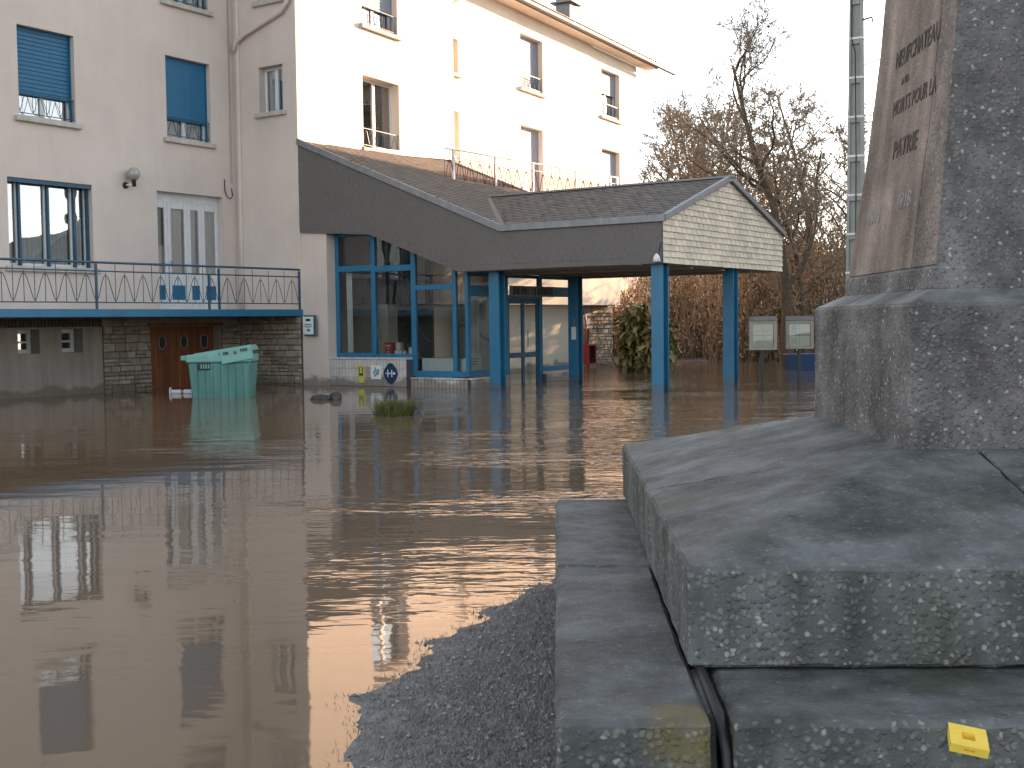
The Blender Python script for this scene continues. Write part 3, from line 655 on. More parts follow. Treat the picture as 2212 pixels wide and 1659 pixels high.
# gable roof slopes
evg = (AZ(0, APEX_B, RZ) - AZ(0, 0, EZ)); gl_ = evg.length
og = AZ(0, 0, EZ); Pg = [(VA0, 0), (9.66, 0), (9.66, gl_), (VA1, gl_)]
s = MB(); s.hull8(lift_plane(Pg, og, AB.u, evg, -.07), lift_plane(Pg, og, AB.u, evg, 0)); gs = s.build('gable_roof', SLATE, porch)
tag(slate_plane(og, AB.u, evg, Pg, .24, .17, .02).build('slate', SLATE, gs, fix=False), kind='stuff')
ev2 = (AZ(0, APEX_B, RZ) - AZ(0, GW, EZ)); o2 = AZ(0, GW, EZ); Pg2 = [(3.0, 0), (9.66, 0), (9.66, gl_), (VA1, gl_)]
s = MB(); s.hull8(lift_plane(Pg2, o2, AB.u, ev2, -.07), lift_plane(Pg2, o2, AB.u, ev2, 0)); s.build('gable_roof', SLATE, porch)
tag(slate_plane(o2, AB.u, ev2, Pg2, .24, .17, .02).build('slate', SLATE, gs, fix=False), kind='stuff')
# ridge, valley, verge and eave flashings in zinc
fl = MB()
def strip(pts, wdv, dz=.035):
    pts = [Vector(p) for p in pts]; wv = Vector(wdv)
    return [p - wv for p in pts], [p + wv for p in pts]
def bar(p, q, wv, hv, M=ZINC, name='flashing'):
    p, q, wv, hv = Vector(p), Vector(q), Vector(wv), Vector(hv)
    return MB().hull8([p - wv, p + wv, p + wv + hv, p - wv + hv], [q - wv, q + wv, q + wv + hv, q - wv + hv]).build(name, M, porch, bevel=.006)
bar(AZ(VA1, APEX_B, RZ + .0), AZ(9.70, APEX_B, RZ + .0), AB.n * .09, (0, 0, .045), ZINC, 'ridge_cap')
bar(AZ(VA0, 0, EZ + .012), AZ(VA1, APEX_B, RZ + .012), AB.u * .09, (0, 0, .02), SLATE, 'valley_flashing')
bar(AZ(.0, -.03, shed_z(0) - .10), AZ(VA0 - .02, -.03, EZ - .10), AB.n * .035, (0, 0, .15), ZINC, 'verge_trim')
bar(AZ(VA0 - .02, -.03, EZ - .10), AZ(9.64, -.03, EZ - .10), AB.n * .035, (0, 0, .14), ZINC, 'eave_trim')
bar(AZ(9.62, -.03, EZ - .08), AZ(9.62, APEX_B, RZ - .06), AB.u * .045, (0, 0, .12), ZINC, 'verge_trim')
bar(AZ(9.62, GW + .03, EZ - .08), AZ(9.62, APEX_B, RZ - .06), AB.u * .045, (0, 0, .12), ZINC, 'verge_trim')
bar(WF.p(.1, .03, 5.66), WF.p(7.2, .03, 6.12), WF.n * .03, (0, 0, .13), ZINC, 'wall_flashing')
bar(AZ(-1.3, 6.8, shed_z(-1.3)), AZ(3.2, 6.8, shed_z(3.2)), AB.n * .05, (0, 0, .06), ZINC, 'verge_trim')
# front fascia: board with hung slates
FB = [(.26, 3.60), (2.15, 3.47), (4.60, 2.56), (9.55, 2.54)]; FT = [(9.55, EZ - .03), (VA0, EZ - .03), (.0, shed_z(0) - .03), (.0, 3.62)]
FP = FB + FT
s = MB(); s.prism([AZ(a, -.005, z) for a, z in FP], AB.n * .12); fa = s.build('fascia', FASC, porch)
tag(slate_plane(AZ(0, -.008, 0), AB.u, (0, 0, 1), FP, .19, .125, .004, .0008, True).build('hung_slate', FASC, fa, fix=False), kind='stuff')
# flip the hung slates outwards: they are laid on the outer face of the board
# gable board and shingles (each its own piece)
GP = [(0, 2.54), (GW, 2.54), (GW, EZ - .02), (APEX_B, RZ - .04), (0, EZ - .02)]
s = MB(); s.prism([AZ(9.50, b_, z) for b_, z in GP], AB.u * .06); gb = s.build('gable_board', GROUT, porch)
GF = Fr(AB.p(9.56, 0, 0).xy, bD, aD)
shm = []
for k in range(4):
    q = MB(); ww = .210 + .005 * k
    i0 = [GF.p(-ww / 2, .004, .006), GF.p(ww / 2, .004, .006), GF.p(ww / 2, .004, .128), GF.p(-ww / 2, .004, .128)]
    i0 = [p - GF.o for p in i0]
    q.hull8(i0, [i0[0] + GF.n * .026, i0[1] + GF.n * .028, i0[2] + GF.n * .004, i0[3] + GF.n * .004]); shm.append(q.mesh('shingle', SHING, origin=Vector((0, 0, 0)))[0])
z, r = 2.545, 0
while z < RZ - .08:
    u = .115 - (.115 if r % 2 else 0)
    while u < GW + .05:
        if inside((min(max(u, .05), GW - .05), z + .06), GP): inst('shingle', shm[rng.randrange(4)], GF.p(min(max(u, .12), GW - .12), rng.uniform(0, .003), z + rng.uniform(-.004, .004)), gb)
        u += .232
    z += .1235; r += 1
# soffit, side beam
MB().hull8([AZ(4.6, .02, 2.545), AZ(9.52, .02, 2.545), AZ(9.52, GW, 2.545), AZ(4.6, GW, 2.545)], [AZ(4.6, .02, 2.58), AZ(9.52, .02, 2.58), AZ(9.52, GW, 2.58), AZ(4.6, GW, 2.58)]).build('soffit', SOFFIT, porch)
for b_ in (1.6, 3.2, 4.8): MB().hull8([AZ(4.7, b_, 2.49), AZ(9.4, b_, 2.49), AZ(9.4, b_ + .12, 2.49), AZ(4.7, b_ + .12, 2.49)], [AZ(4.7, b_, 2.544), AZ(9.4, b_, 2.544), AZ(9.4, b_ + .12, 2.544), AZ(4.7, b_ + .12, 2.544)]).build('soffit_batten', SOFFIT, porch)
MB().prism([AZ(3.5, GW - .12, 2.54), AZ(9.5, GW - .12, 2.54), AZ(9.5, GW - .12, EZ), AZ(3.5, GW - .12, EZ)], AB.n * .1).build('rear_fascia', FASC, porch)
# columns: steel H sections
for a, b_ in ((5.33, .48), (5.33, 3.8), (9.36, .28), (9.36, 3.72)):
    c = MB(); hw = .13
    c.box(AB, a - hw, a + hw, b_ - hw, b_ - hw + .03, -.8, 2.55); c.box(AB, a - hw, a + hw, b_ + hw - .03, b_ + hw, -.8, 2.55); c.box(AB, a - .04, a + .04, b_ - hw + .03, b_ + hw - .03, -.8, 2.55)
    co = c.build('column', BLUE, porch, bevel=.004)
# little lamp at the gable corner
q = MB().lathe(AZ(9.48, -.09, 2.57), [(.02, .16), (.06, .10), (.085, 0)], 12); lp = q.build('porch_lamp', WHITE, None, smooth=True); tag(lp, 'small white lamp at the lower corner where dark fascia meets pale gable', 'lamp')
MB().tube([AZ(9.5, -.05, 2.72), AZ(9.57, -.07, 2.95)], .008, 5).build('cable', INK, lp)

# ------------------------------------------------------------------ glazed lobby under the porch
lobby = thing('glazed_lobby', 'blue framed glazed lobby on a white tiled base under the porch', 'lobby', AB.p(2.8, .35, 0))
GWF = Fr(AB.p(0, .35, 0).xy, aD, (-bD[0], -bD[1]))        # glazed wall, u = a
CA = 4.62; EF = Fr(AB.p(CA, .35, 0).xy, bD, aD)           # entrance wall, u from the corner
def member(fr, u0, u1, z0, z1, n0=-.06, n1=.03, M=BLUE, name='frame_bar', parent=lobby): return MB().box(fr, u0, u1, n0, n1, z0, z1).build(name, M, parent, bevel=.006)
def gpane(fr, P, n=-.02, name='pane'): return MB().poly([fr.p(u, n, z) for u, z in P]).build(name, GLASS2, lobby, fix=False)
MB().box(RF, .0, .80, -.36, -.04, -.8, 3.7).build('rendered_pier', RENDER, lobby)
topz = lambda a: 3.6 if a < 2.15 else (3.6 - (a - 2.15) * .371 if a < 4.6 else 2.6)
member(GWF, .80, .90, .68, 3.6); member(GWF, 1.90, 2.02, .68, 3.5, n1=.034); member(GWF, 3.07, 3.20, .24, 3.2); member(GWF, 4.23, 4.33, .24, 2.60)
member(GWF, .90, 1.90, .66, .76); member(GWF, 2.02, 3.07, .62, .74); member(GWF, 3.20, 4.23, .22, .36)
member(GWF, .90, 1.90, 2.66, 2.80); member(GWF, 2.02, 3.07, 2.63, 2.77); member(GWF, 3.20, 4.23, 2.18, 2.30); member(GWF, .90, 1.90, 3.48, 3.6, n1=.028)
for P in ([(.9, .76), (1.9, .76), (1.9, 2.66), (.9, 2.66)], [(.9, 2.8), (1.9, 2.8), (1.9, 3.48), (.9, 3.48)], [(2.02, .74), (3.07, .74), (3.07, 2.63), (2.02, 2.63)], [(2.02, 2.77), (3.07, 2.77), (3.07, 3.2), (2.02, 3.5)],
          [(3.2, .36), (4.23, .36), (4.23, 2.18), (3.2, 2.18)], [(3.2, 2.3), (4.23, 2.3), (4.23, 2.65), (3.2, 3.1)], [(4.33, .36), (CA - .05, .36), (CA - .05, 2.5), (4.33, 2.5)]): gpane(GWF, P)
member(GWF, 4.33, CA - .05, .24, .36); member(GWF, CA - .05, CA + .03, .24, 2.55, -.10, .02)
# entrance side
member(EF, .03, 1.2, .24, .36); member(EF, -.0, 1.50, 2.02, 2.26, n1=.025); member(EF, 1.50, 1.58, -.4, 2.5); member(EF, 2.92, 3.05, -.4, 2.5)
member(EF, 1.58, 2.92, 1.98, 2.06); member(EF, 3.05, 4.55, .24, .36); member(EF, 3.05, 4.55, 2.04, 2.28, n1=.022); member(EF, 4.5, 4.6, -.2, 2.5); member(EF, .0, 4.6, 2.46, 2.54, n1=.018)
for P in ([(.03, .36), (1.5, .36), (1.5, 2.02), (.03, 2.02)], [(0, 2.26), (1.5, 2.26), (1.5, 2.46), (0, 2.46)], [(1.58, 2.3), (4.5, 2.3), (4.5, 2.46), (1.58, 2.46)], [(3.05, .36), (4.5, .36), (4.5, 2.04), (3.05, 2.04)]): gpane(EF, P)
dr = MB()
for q in ((1.58, 1.66, -.4, 1.98), (2.20, 2.30, -.4, 1.98), (2.84, 2.92, -.4, 1.98), (1.66, 2.2, .60, .72), (2.3, 2.84, .60, .72), (1.66, 2.2, 1.86, 1.98), (2.3, 2.84, 1.86, 1.98)): dr.box(EF, q[0], q[1], -.05, .0, q[2], q[3])
door = dr.build('entrance_door', BLUE_D, lobby, bevel=.005)
for a, c in ((1.66, 2.2), (2.3, 2.84)):
    for z0, z1 in ((.72, 1.86), (-.4, .60)): MB().poly([EF.p(a, -.025, z0), EF.p(c, -.025, z0), EF.p(c, -.025, z1), EF.p(a, -.025, z1)]).build('pane', GLASS2, door, fix=False)
MB().tube([EF.p(2.36, .05, .85), EF.p(2.36, .05, 1.25)], .014, 6).build('handle', ZINC, door)
# tiled base
tl = MB().box(Fr((0, 0), aD, (-bD[0], -bD[1])), -.044, .044, 0, .014, 0, .198); tme, to_ = tl.mesh('tile', TILE, bevel=.004, origin=Vector((0, 0, 0)))
cp = MB().box(Fr((0, 0), aD, (-bD[0], -bD[1])), -.093, .093, -.30, .03, 0, .045); cme, co_ = cp.mesh('coping_tile', TILE, bevel=.005, origin=Vector((0, 0, 0)))
def tiled(fr, u0, u1, ztop, n, rz, depth=.3):
    bk = MB().box(fr, u0, u1, n - depth, n, -.8, ztop).build('base_wall', GROUT, lobby)
    k = int((u1 - u0) / .095)
    for i in range(k):
        u = u0 + (i + .5) * (u1 - u0) / k; z = ztop - .203
        while z > -.2: inst('tile', tme, fr.p(u, n, z), bk, rz); z -= .204
    k = int((u1 - u0) / .19)
    for i in range(k): inst('coping_tile', cme, fr.p(u0 + (i + .5) * (u1 - u0) / k, n, ztop + .003), bk, rz)
tiled(GWF, .14, 3.10, .615, .26, 0); tiled(GWF, 3.11, 4.70, .17, .12, 0); 
tiled(EF, -.06, 1.5, .17, .12, R(90)); tiled(EF, 3.05, 4.6, .17, .12, R(90))
# inside of the lobby
inn = MB(); ZB = -.35
q = lambda a, b_, z: AB.p(a, b_, z)
inn.poly([q(.4, .4, ZB), q(4.6, .4, ZB), q(4.6, 5, ZB), q(.4, 5, ZB)]).poly([q(.4, 5, ZB), q(2.0, 5, ZB), q(2.0, 5, 3.2), q(.4, 5, 3.2)])
inn.poly([q(.4, .4, ZB), q(.4, 5, ZB), q(.4, 5, 4.5), q(.4, .4, 4.5)]).poly([q(.4, .5, 4.2), q(2.2, .5, 3.5), q(2.2, 5, 3.5), q(.4, 5, 4.2)]).poly([q(2.2, .5, 3.5), q(4.6, .5, 2.6), q(4.6, 5, 2.6), q(2.2, 5, 3.5)])
inn.build('interior_wall', mat('lobby_wall', (.52, .50, .46), .8, (.42, .40, .37), 1.5), lobby, fix=False)
MB().box(AB, .45, 1.9, 2.6, 2.7, ZB, 3.0).build('partition', mat('dark_partition', (.03, .032, .03), .7), lobby)
wavy(GWF, .95, 1.12, -.22, .76, 2.66, .03, .08).build('side_curtain', CURT, lobby, fix=False, smooth=True)
MB().tube([AB.p(3.45, 1.6, .30), AB.p(3.45, 1.6, 1.30), AB.p(3.52, 1.62, 1.40), AB.p(4.15, 1.9, 1.0)], .022, 8).build('handrail', BLUE_D, lobby, smooth=True)
MB().tube([AB.p(2.55, 1.2, 1.35), AB.p(3.1, 1.0, 1.0)], .018, 6).build('handrail', BLUE_D, lobby, smooth=True)
MB().box(AB, 2.02, 3.08, .42, .75, .60, .66).build('window_shelf', WOOD, lobby)
MB().box(AB, 3.22, 4.5, .50, .72, .30, .64).build('radiator_cover', WHITE, lobby, bevel=.01)
MB().box(AB, 5.0, 5.04, 5.0, 5.05, 0, 1).v
wavy(EF, .25, .6, -.12, .4, 2.0, .02, .12).build('side_curtain', CURT, lobby, fix=False)
# goods on the shelf (each a thing)
def boxthing(name, label, cat, a0, a1, b0, b1, z0, z1, M, grp=None, bev=.006):
    o = MB().box(AB, a0, a1, b0, b1, z0, z1).build(name, M, None, bevel=bev); return tag(o, label, cat, grp)
CREAM = mat('cream_card', (.66, .64, .60), .6, (.5, .48, .45), 12)
tin = boxthing('red_tin', 'red tin with white scrawled lettering behind the lobby window', 'tin', 2.12, 2.36, .50, .64, .662, 1.0, RED)
for z, wd in ((.93, .16), (.90, .12), (.84, .10), (.78, .08), (.74, .12)): MB().box(AB, 2.24 - wd / 2, 2.24 + wd / 2, .488, .497, z, z + .014).build('print', PAPER_W, tin)
boxthing('carton', 'white carton standing on a grey box beside the red tin', 'carton', 2.46, 2.60, .50, .62, .822, 1.0, CREAM, 'cartons on the lobby window shelf')
boxthing('carton', 'grey white box under the upright carton beside the red tin', 'carton', 2.42, 2.64, .50, .64, .662, .815, PAPER_W, 'cartons on the lobby window shelf')
boxthing('carton', 'tiny white card box in the middle of the lobby window shelf', 'carton', 2.68, 2.76, .48, .56, .662, .79, WHITE, 'cartons on the lobby window shelf')
boxthing('carton', 'open white tray propped towards the right of the lobby shelf', 'carton', 2.79, 2.97, .56, .70, .70, .89, CREAM, 'cartons on the lobby window shelf')
boxthing('carton', 'pale pink white box at the right end of the lobby shelf', 'carton', 2.96, 3.06, .47, .60, .662, .81, mat('pink_card', (.62, .52, .52), .6), 'cartons on the lobby window shelf')
nt_ = MB().box(EF, .18, .62, -.09, -.085, .37, .75).build('paper_notice', PAPER_W, None); tag(nt_, 'white paper notice taped low inside the lobby glass corner', 'notice')
for z, wd in ((.62, .3), (.56, .22), (.5, .26)): MB().box(EF, .25, .25 + wd, -.085, -.083, z, z + .012).build('print', INK, nt_)

# signs fixed to walls and tiles
def letters(s, size, M, parent, fr, u, n, z, **k): return text_part(s, size, M, parent, fr.p(u, n, z), fr.u if fr.u.cross(Vector((0, 0, 1))).dot(fr.n) > 0 else -fr.u, (0, 0, 1), **k)
SF = RF
sg = MB().box(RF, .13, .52, .0, .03, 1.17, 1.66).build('menu_sign', mat('sign_frame_teal', (.07, .13, .14), .4, spec=.5), None, bevel=.006); tag(sg, 'white menu sign in dark teal frame on the pier left of lobby', 'sign')
sg.location += (RF.n * .045)
MB().box(RF, .165, .485, .07, .08, 1.205, 1.625).build('sheet', PAPER_W, sg, bevel=.002)
for z, u0, u1, hh in ((1.52, .25, .40, .05), (1.43, .21, .43, .018), (1.39, .19, .46, .014), (1.36, .24, .40, .010), (1.28, .29, .37, .05)): MB().box(RF, u0, u1, .08, .082, z, z + hh).build('print', INK, sg)
YS = mat('sticker_yellow', (.55, .55, .10), .5, (.45, .46, .08), 8)
ys = MB().box(GWF, 1.68, 1.86, .276, .285, .08, .48).build('yellow_sign', YS, None); tag(ys, 'yellow guide sticker on the white tiles under the lobby window', 'sign')
MB().box(GWF, 1.71, 1.83, .286, .289, .24, .44).build('picture', mat('sticker_dark', (.06, .08, .04), .5), ys)
MB().hull8([GWF.p(1.73, .29, .30), GWF.p(1.81, .29, .30), GWF.p(1.80, .29, .43), GWF.p(1.75, .29, .43)], [GWF.p(1.73, .293, .30), GWF.p(1.81, .293, .30), GWF.p(1.80, .293, .43), GWF.p(1.75, .293, .43)]).build('emblem', YS, ys)
ps = MB().box(GWF, 1.90, 2.03, .276, .284, .24, .45).build('plain_sign', mat('sticker_tan', (.36, .32, .27), .6), None); tag(ps, 'plain tan plate on the tiles right of the yellow sticker', 'sign')
ts = MB().box(GWF, 2.07, 2.37, .276, .284, .17, .48).build('teal_sign', PAPER_W, None); tag(ts, 'white sticker with teal emblem on tiles left of the oval sign', 'sign')
TEAL = mat('print_teal', (.03, .19, .22), .5)
for k in range(9):
    th = k * 2.4; rr = .03 + .008 * k
    cu, cz = 2.22 + rr * math.cos(th), .33 + rr * math.sin(th)
    MB().hull8([GWF.p(cu - .02, .2845, cz - .035), GWF.p(cu + .012, .2845, cz - .03), GWF.p(cu + .025, .2845, cz + .035), GWF.p(cu - .008, .2845, cz + .03)], [GWF.p(cu - .02, .287, cz - .035), GWF.p(cu + .012, .287, cz - .03), GWF.p(cu + .025, .287, cz + .035), GWF.p(cu - .008, .287, cz + .03)]).build('emblem', TEAL, ts)
NAVY = mat('sign_navy', (.014, .045, .10), .35, (.010, .03, .07), 12, spec=.5)
PO = []
for i in range(24):
    th = 2 * math.pi * i / 24; rr = 1 + .06 * math.cos(4 * th); PO.append((2.66 + .19 * rr * math.cos(th), .305 + .225 * rr * math.sin(th)))
hs = MB().prism([GWF.p(u, .277, z) for u, z in PO], GWF.n * .03).build('hotel_sign', NAVY, None, bevel=.004); tag(hs, 'dark blue scalloped oval sign with white H on the tiles', 'sign')
letters('H', .24, PAPER_W, hs, GWF, 2.65, .309, .225, depth=.002)
MB().lathe(GWF.p(2.535, .307, .31), [(.018, 0), (.012, .003)], 10, axis=GWF.n).build('emblem', PAPER_W, hs)
MB().hull8([GWF.p(2.73, .307, .29), GWF.p(2.80, .307, .28), GWF.p(2.81, .307, .32), GWF.p(2.76, .307, .345)], [GWF.p(2.73, .31, .29), GWF.p(2.80, .31, .28), GWF.p(2.81, .31, .32), GWF.p(2.76, .31, .345)]).build('emblem', PAPER_W, hs)
es = MB().box(EF, 1.62, 3.55, .03, .07, 2.03, 2.28).build('entrance_sign', mat('sign_grey', (.20, .20, .20), .5, (.15, .15, .15), 9), None, bevel=.005); tag(es, 'grey sign board with dark tall lettering above the entrance door', 'sign')
r2 = random.Random(2); u = 1.72
while u < 3.48:
    wd = r2.choice((.012, .018, .03, .05)); MB().box(EF, u, u + wd, .07, .074, 2.06 + r2.uniform(0, .02), 2.25 - r2.uniform(0, .03)).build('print', INK, es); u += wd + r2.choice((.02, .03, .05, .09))
pl = MB().box(AB, 5.30, 5.42, 3.655, 3.668, 1.0, 1.30).build('door_plate', PAPER_W, None); tag(pl, 'small white plate fixed on the second blue column from the lobby', 'plate')
MB().box(AB, 5.36, 5.40, 3.655, 3.667, 1.30, 1.5).build('bracket', ZINC, pl)

# wall lamp on the left facade
lampo = thing('wall_lamp', 'clear globe wall lamp on black bracket above the balcony', 'lamp', LF.p(-3.3, 0, 4.55))
MB().lathe(LF.p(-3.36, .0, 4.60), [(.075, 0), (.075, .02), (.03, .05)], 14, axis=LF.n).build('wall_plate', BLACK, lampo, smooth=True)
MB().tube([LF.p(-3.36, .03, 4.60), LF.p(-3.3, .14, 4.60), LF.p(-3.27, .17, 4.64)], .022, 8).build('arm', WHITE, lampo, smooth=True)
MB().lathe(LF.p(-3.26, .18, 4.57), [(.045, 0), (.045, .12), (.06, .15)], 12).build('lamp_holder', BLACK, lampo, smooth=True)
MB().lathe(LF.p(-3.26, .18, 4.70), [(.145 * math.sin(math.pi * (i + .6) / 12), .15 - .145 * math.cos(math.pi * (i + .6) / 12)) for i in range(12)], 20).build('globe', mat('smoked_globe', (.34, .33, .31), .15, (.30, .29, .27), 4, spec=.7), lampo, smooth=True)
vl = MB().lathe(LF.p(-3.52, .02, 1.52), [(.07, 0), (.07, .05), (.045, .08)], 14, axis=LF.n).build('bulkhead_light', SOFFIT, None, smooth=True); tag(vl, 'round unlit bulkhead light under the balcony beside timber doors', 'lamp')

# satellite dish on the roof
dish = thing('satellite_dish', 'dark satellite dish on a bracket above the tiled eave', 'dish', WF.p(12.6, -.8, TOP + .5))
MB().lathe(WF.p(13.0, -.55, TOP + 1.0), [(.02, 0), (.2, .02), (.36, .08), (.42, .14)], 20, axis=(.55, -.8, .1)).build('reflector', BLUE_D, dish, smooth=True)
MB().tube([WF.p(12.2, -.8, TOP + .5), WF.p(12.4, -.7, TOP + .75), WF.p(12.95, -.6, TOP + .95)], .03, 8).build('bracket', ZINC, dish)
MB().box(WF, 11.2, 12.2, -1.3, -.6, TOP + .45, TOP + 1.3).build('mounting_box', ZINC, dish, bevel=.02)

# ------------------------------------------------------------------ unseen block added right of the frame so that its shadow lies over the flood
_s = Vector((math.sin(SUN_AZ), math.cos(SUN_AZ), 0)); _t = Vector((_s.y, -_s.x, 0))
OF = Fr((_s * 60 + _t * -24.0).xy, (_t.x, _t.y), (-_s.x, -_s.y))
blk = thing('shading_block', 'unseen grey five storey block added beyond the right edge to shade the flooded street', 'building', OF.p(15, -5, 0))
MB().box(OF, 0, 34, -10, 0, -.5, 16).build('wall', GREYWALL, blk)
MB().hull8([OF.p(-.4, -10.4, 16), OF.p(34.4, -10.4, 16), OF.p(34.4, .4, 16), OF.p(-.4, .4, 16)], [OF.p(2, -6, 18.5), OF.p(32, -6, 18.5), OF.p(32, -4, 18.5), OF.p(2, -4, 18.5)]).build('roof', SLATE, blk)
for i in range(9):
    for k in range(5):
        wf = MB().box(OF, 1.6 + 3.6 * i, 3.0 + 3.6 * i, .0, .05, 1.2 + 3 * k, 2.9 + 3 * k).build('window', WHITE, blk)
        MB().box(OF, 1.68 + 3.6 * i, 2.92 + 3.6 * i, .05, .06, 1.28 + 3 * k, 2.82 + 3 * k).build('pane', BLACK, wf)

# ------------------------------------------------------------------ wheeled bin
BC = Vector((-5.88, 24.55, 0)); bn = Fr((BC.x, BC.y), (math.cos(R(2)), math.sin(R(2))), (math.sin(R(2)), -math.cos(R(2))))
binr = thing('wheeled_bin', 'turquoise four wheeled bin standing in water with its lid askew', 'bin', (BC.x, BC.y, 0))
s = MB(); lo = lambda z, wd, dp: [bn.p(-wd, dp, z), bn.p(wd, dp, z), bn.p(wd, -dp, z), bn.p(-wd, -dp, z)]
s.hull8(lo(-.35, .545, .36), lo(.70, .62, .44)); body = s.build('body', BIN, binr, bevel=.03)
ribs = MB()
for i in range(7):
    u = -.45 + .15 * i; MB().hull8([bn.p(u - .012, .37, -.3), bn.p(u + .012, .37, -.3), bn.p(u + .014, .44, .66), bn.p(u - .014, .44, .66)], [bn.p(u - .012, .392, -.3), bn.p(u + .012, .392, -.3), bn.p(u + .014, .458, .66), bn.p(u - .014, .458, .66)]).build('rib', BIN, body)
MB().box(bn, -.66, .64, -.46, .47, .70, .86).build('rim', BIN_L, binr, bevel=.025)
hd = MB().tube([bn.p(-.66, .30, .80), bn.p(-.78, .28, .81), bn.p(-.80, .1, .81), bn.p(-.78, -.1, .81), bn.p(-.66, -.12, .80)], .03, 8).build('handle', BIN_L, binr, smooth=True)
MB().box(bn, -.80, -.62, -.14, .34, .74, .79).build('handle', BIN_L, binr, bevel=.02)
MB().box(bn, -.42, -.18, .44, .475, .56, .70).build('label_panel', BLACK, binr, bevel=.01)
for i in range(4): MB().box(bn, -.36 + .05 * i, -.335 + .05 * i, .475, .478, .585, .67).build('print', BIN_L, binr)
# domed lid, tilted and slid to the right
def lidp(u, n, z): c = math.cos(R(7)); s_ = math.sin(R(7)); return bn.p(u * c - z * s_ + .02, n, .86 + u * s_ + z * c + .02)
s = MB(); s.hull8([lidp(-.60, .46, 0), lidp(.64, .46, -.03), lidp(.64, -.46, -.03), lidp(-.60, -.46, 0)], [lidp(-.54, .36, .07), lidp(.60, .36, .10), lidp(.60, -.36, .10), lidp(-.54, -.36, .07)]); lid = s.build('lid', BIN_L, binr, bevel=.02)
s = MB(); s.hull8([lidp(.02, .50, -.22), lidp(.66, .50, -.19), lidp(.66, .44, -.19), lidp(.02, .44, -.22)], [lidp(.0, .47, .06), lidp(.64, .47, .09), lidp(.64, .40, .09), lidp(.0, .40, .06)]); flap = s.build('lid_flap', BIN_L, binr, bevel=.012)
for u0, u1, z0 in ((.07, .21, -.01), (.29, .36, -.02), (.42, .58, .015)):
    k = int((u1 - u0) / .03)
    for i in range(k): s = MB(); a = u0 + .03 * i; s.hull8([lidp(a, .494, z0 - .03), lidp(a + .016, .494, z0 - .03), lidp(a + .018, .487, z0 + .03), lidp(a + .003, .487, z0 + .03)], [lidp(a, .498, z0 - .03), lidp(a + .016, .498, z0 - .03), lidp(a + .018, .491, z0 + .03), lidp(a + .003, .491, z0 + .03)]); s.build('print', INK, flap)
db = MB().box(LF, -.35, -.05, .15, .45, -.3, .62).build('dark_crate', BLACK, None, bevel=.01); tag(db, 'dark crate against the stone wall just right of the bin', 'crate')
# floating white spool
sp = thing('floating_spool', 'white ribbed double ended spool floating before the timber doors', 'spool', (-7.05, 25.7, 0))
SPF = Fr((-7.05, 25.7), (1, .1), (.1, -1))
for s_ in (-1, 1):
    c = SPF.p(.13 * s_, 0, .03)
    MB().lathe(c, [(.05 + .012 * (i % 2), -.10 + .02 * i) for i in range(11)], 12, axis=(1, .1, 0)).build('ribbed_drum', WHITE, sp)
    MB().lathe(SPF.p(.245 * s_, 0, .03), [(.11, -.012), (.11, .012)], 14, axis=(1, .1, 0)).build('end_flange', WHITE, sp)
MB().lathe(SPF.p(0, 0, .03), [(.035, -.06), (.035, .06)], 10, axis=(1, .1, 0)).build('axle', SOFFIT, sp)

# debris and tuft in the water
def rock(name, label, c, rx, ry, rz, seed):
    r2 = random.Random(seed); bm = bmesh.new(); bmesh.ops.create_icosphere(bm, subdivisions=3, radius=1)
    for v in bm.verts:
        k = 1 + .18 * math.sin(3.1 * v.co.x + seed) * math.cos(2.7 * v.co.y) + r2.uniform(-.06, .06); v.co = Vector((v.co.x * rx * k, v.co.y * ry * k, v.co.z * rz * k))
    me = bpy.data.meshes.new(name); bm.to_mesh(me); bm.free(); me.materials.append(ROCK); return tag(put(bpy.data.objects.new(name, me), c), label, 'rock')
ROCK = mat('wet_rock', (.035, .036, .04), .35, (.015, .016, .018), 14, .01, 40, spec=.5)
rock('dark_rock', 'long low dark rock breaking the water below the menu sign', (-3.62, 23.1, .0), .26, .2, .09, 3)
rock('dark_rock', 'small knobbly rock touching the right end of the long rock', (-3.38, 23.0, .02), .10, .12, .14, 5)
rock('dark_rock', 'rounded black rock beside the grass tuft in the water', (-1.47, 18.75, .0), .10, .12, .12, 8)
GRASS_T = mat('tuft_grass', (.15, .15, .045), .8, (.06, .075, .02), 6, island=.7, ramp=(.2, .9))
def blades(n, place, hmin, hmax, wd, lean, seed):
    r2 = random.Random(seed); b = MB()
    for _ in range(n):
        p = Vector(place(r2)); th = r2.uniform(0, 6.283); hgt = r2.uniform(hmin, hmax); l = r2.uniform(0, lean) * hgt; ph = r2.uniform(0, 6.283)
        wv = Vector((math.cos(th), math.sin(th), 0)) * wd; tip = p + Vector((math.cos(ph) * l, math.sin(ph) * l, hgt)); mid = p + (tip - p) * .55 + Vector((0, 0, hgt * .12))
        i = len(b.v); b.v += [p - wv, p + wv, mid + wv * .7, mid - wv * .7, tip]; b.f += [(i, i + 1, i + 2, i + 3), (i + 3, i + 2, i + 4)]
    return b
def tp(r2):
    a = r2.uniform(0, 6.283); d = math.sqrt(r2.random()); return (-1.83 + .34 * d * math.cos(a), 18.95 + .3 * d * math.sin(a), -.04)
tag(blades(1700, tp, .04, .34, .005, 1.1, 4).build('grass_tuft', GRASS_T, None, fix=False), 'green tuft of grass poking out of the brown water', 'plant')

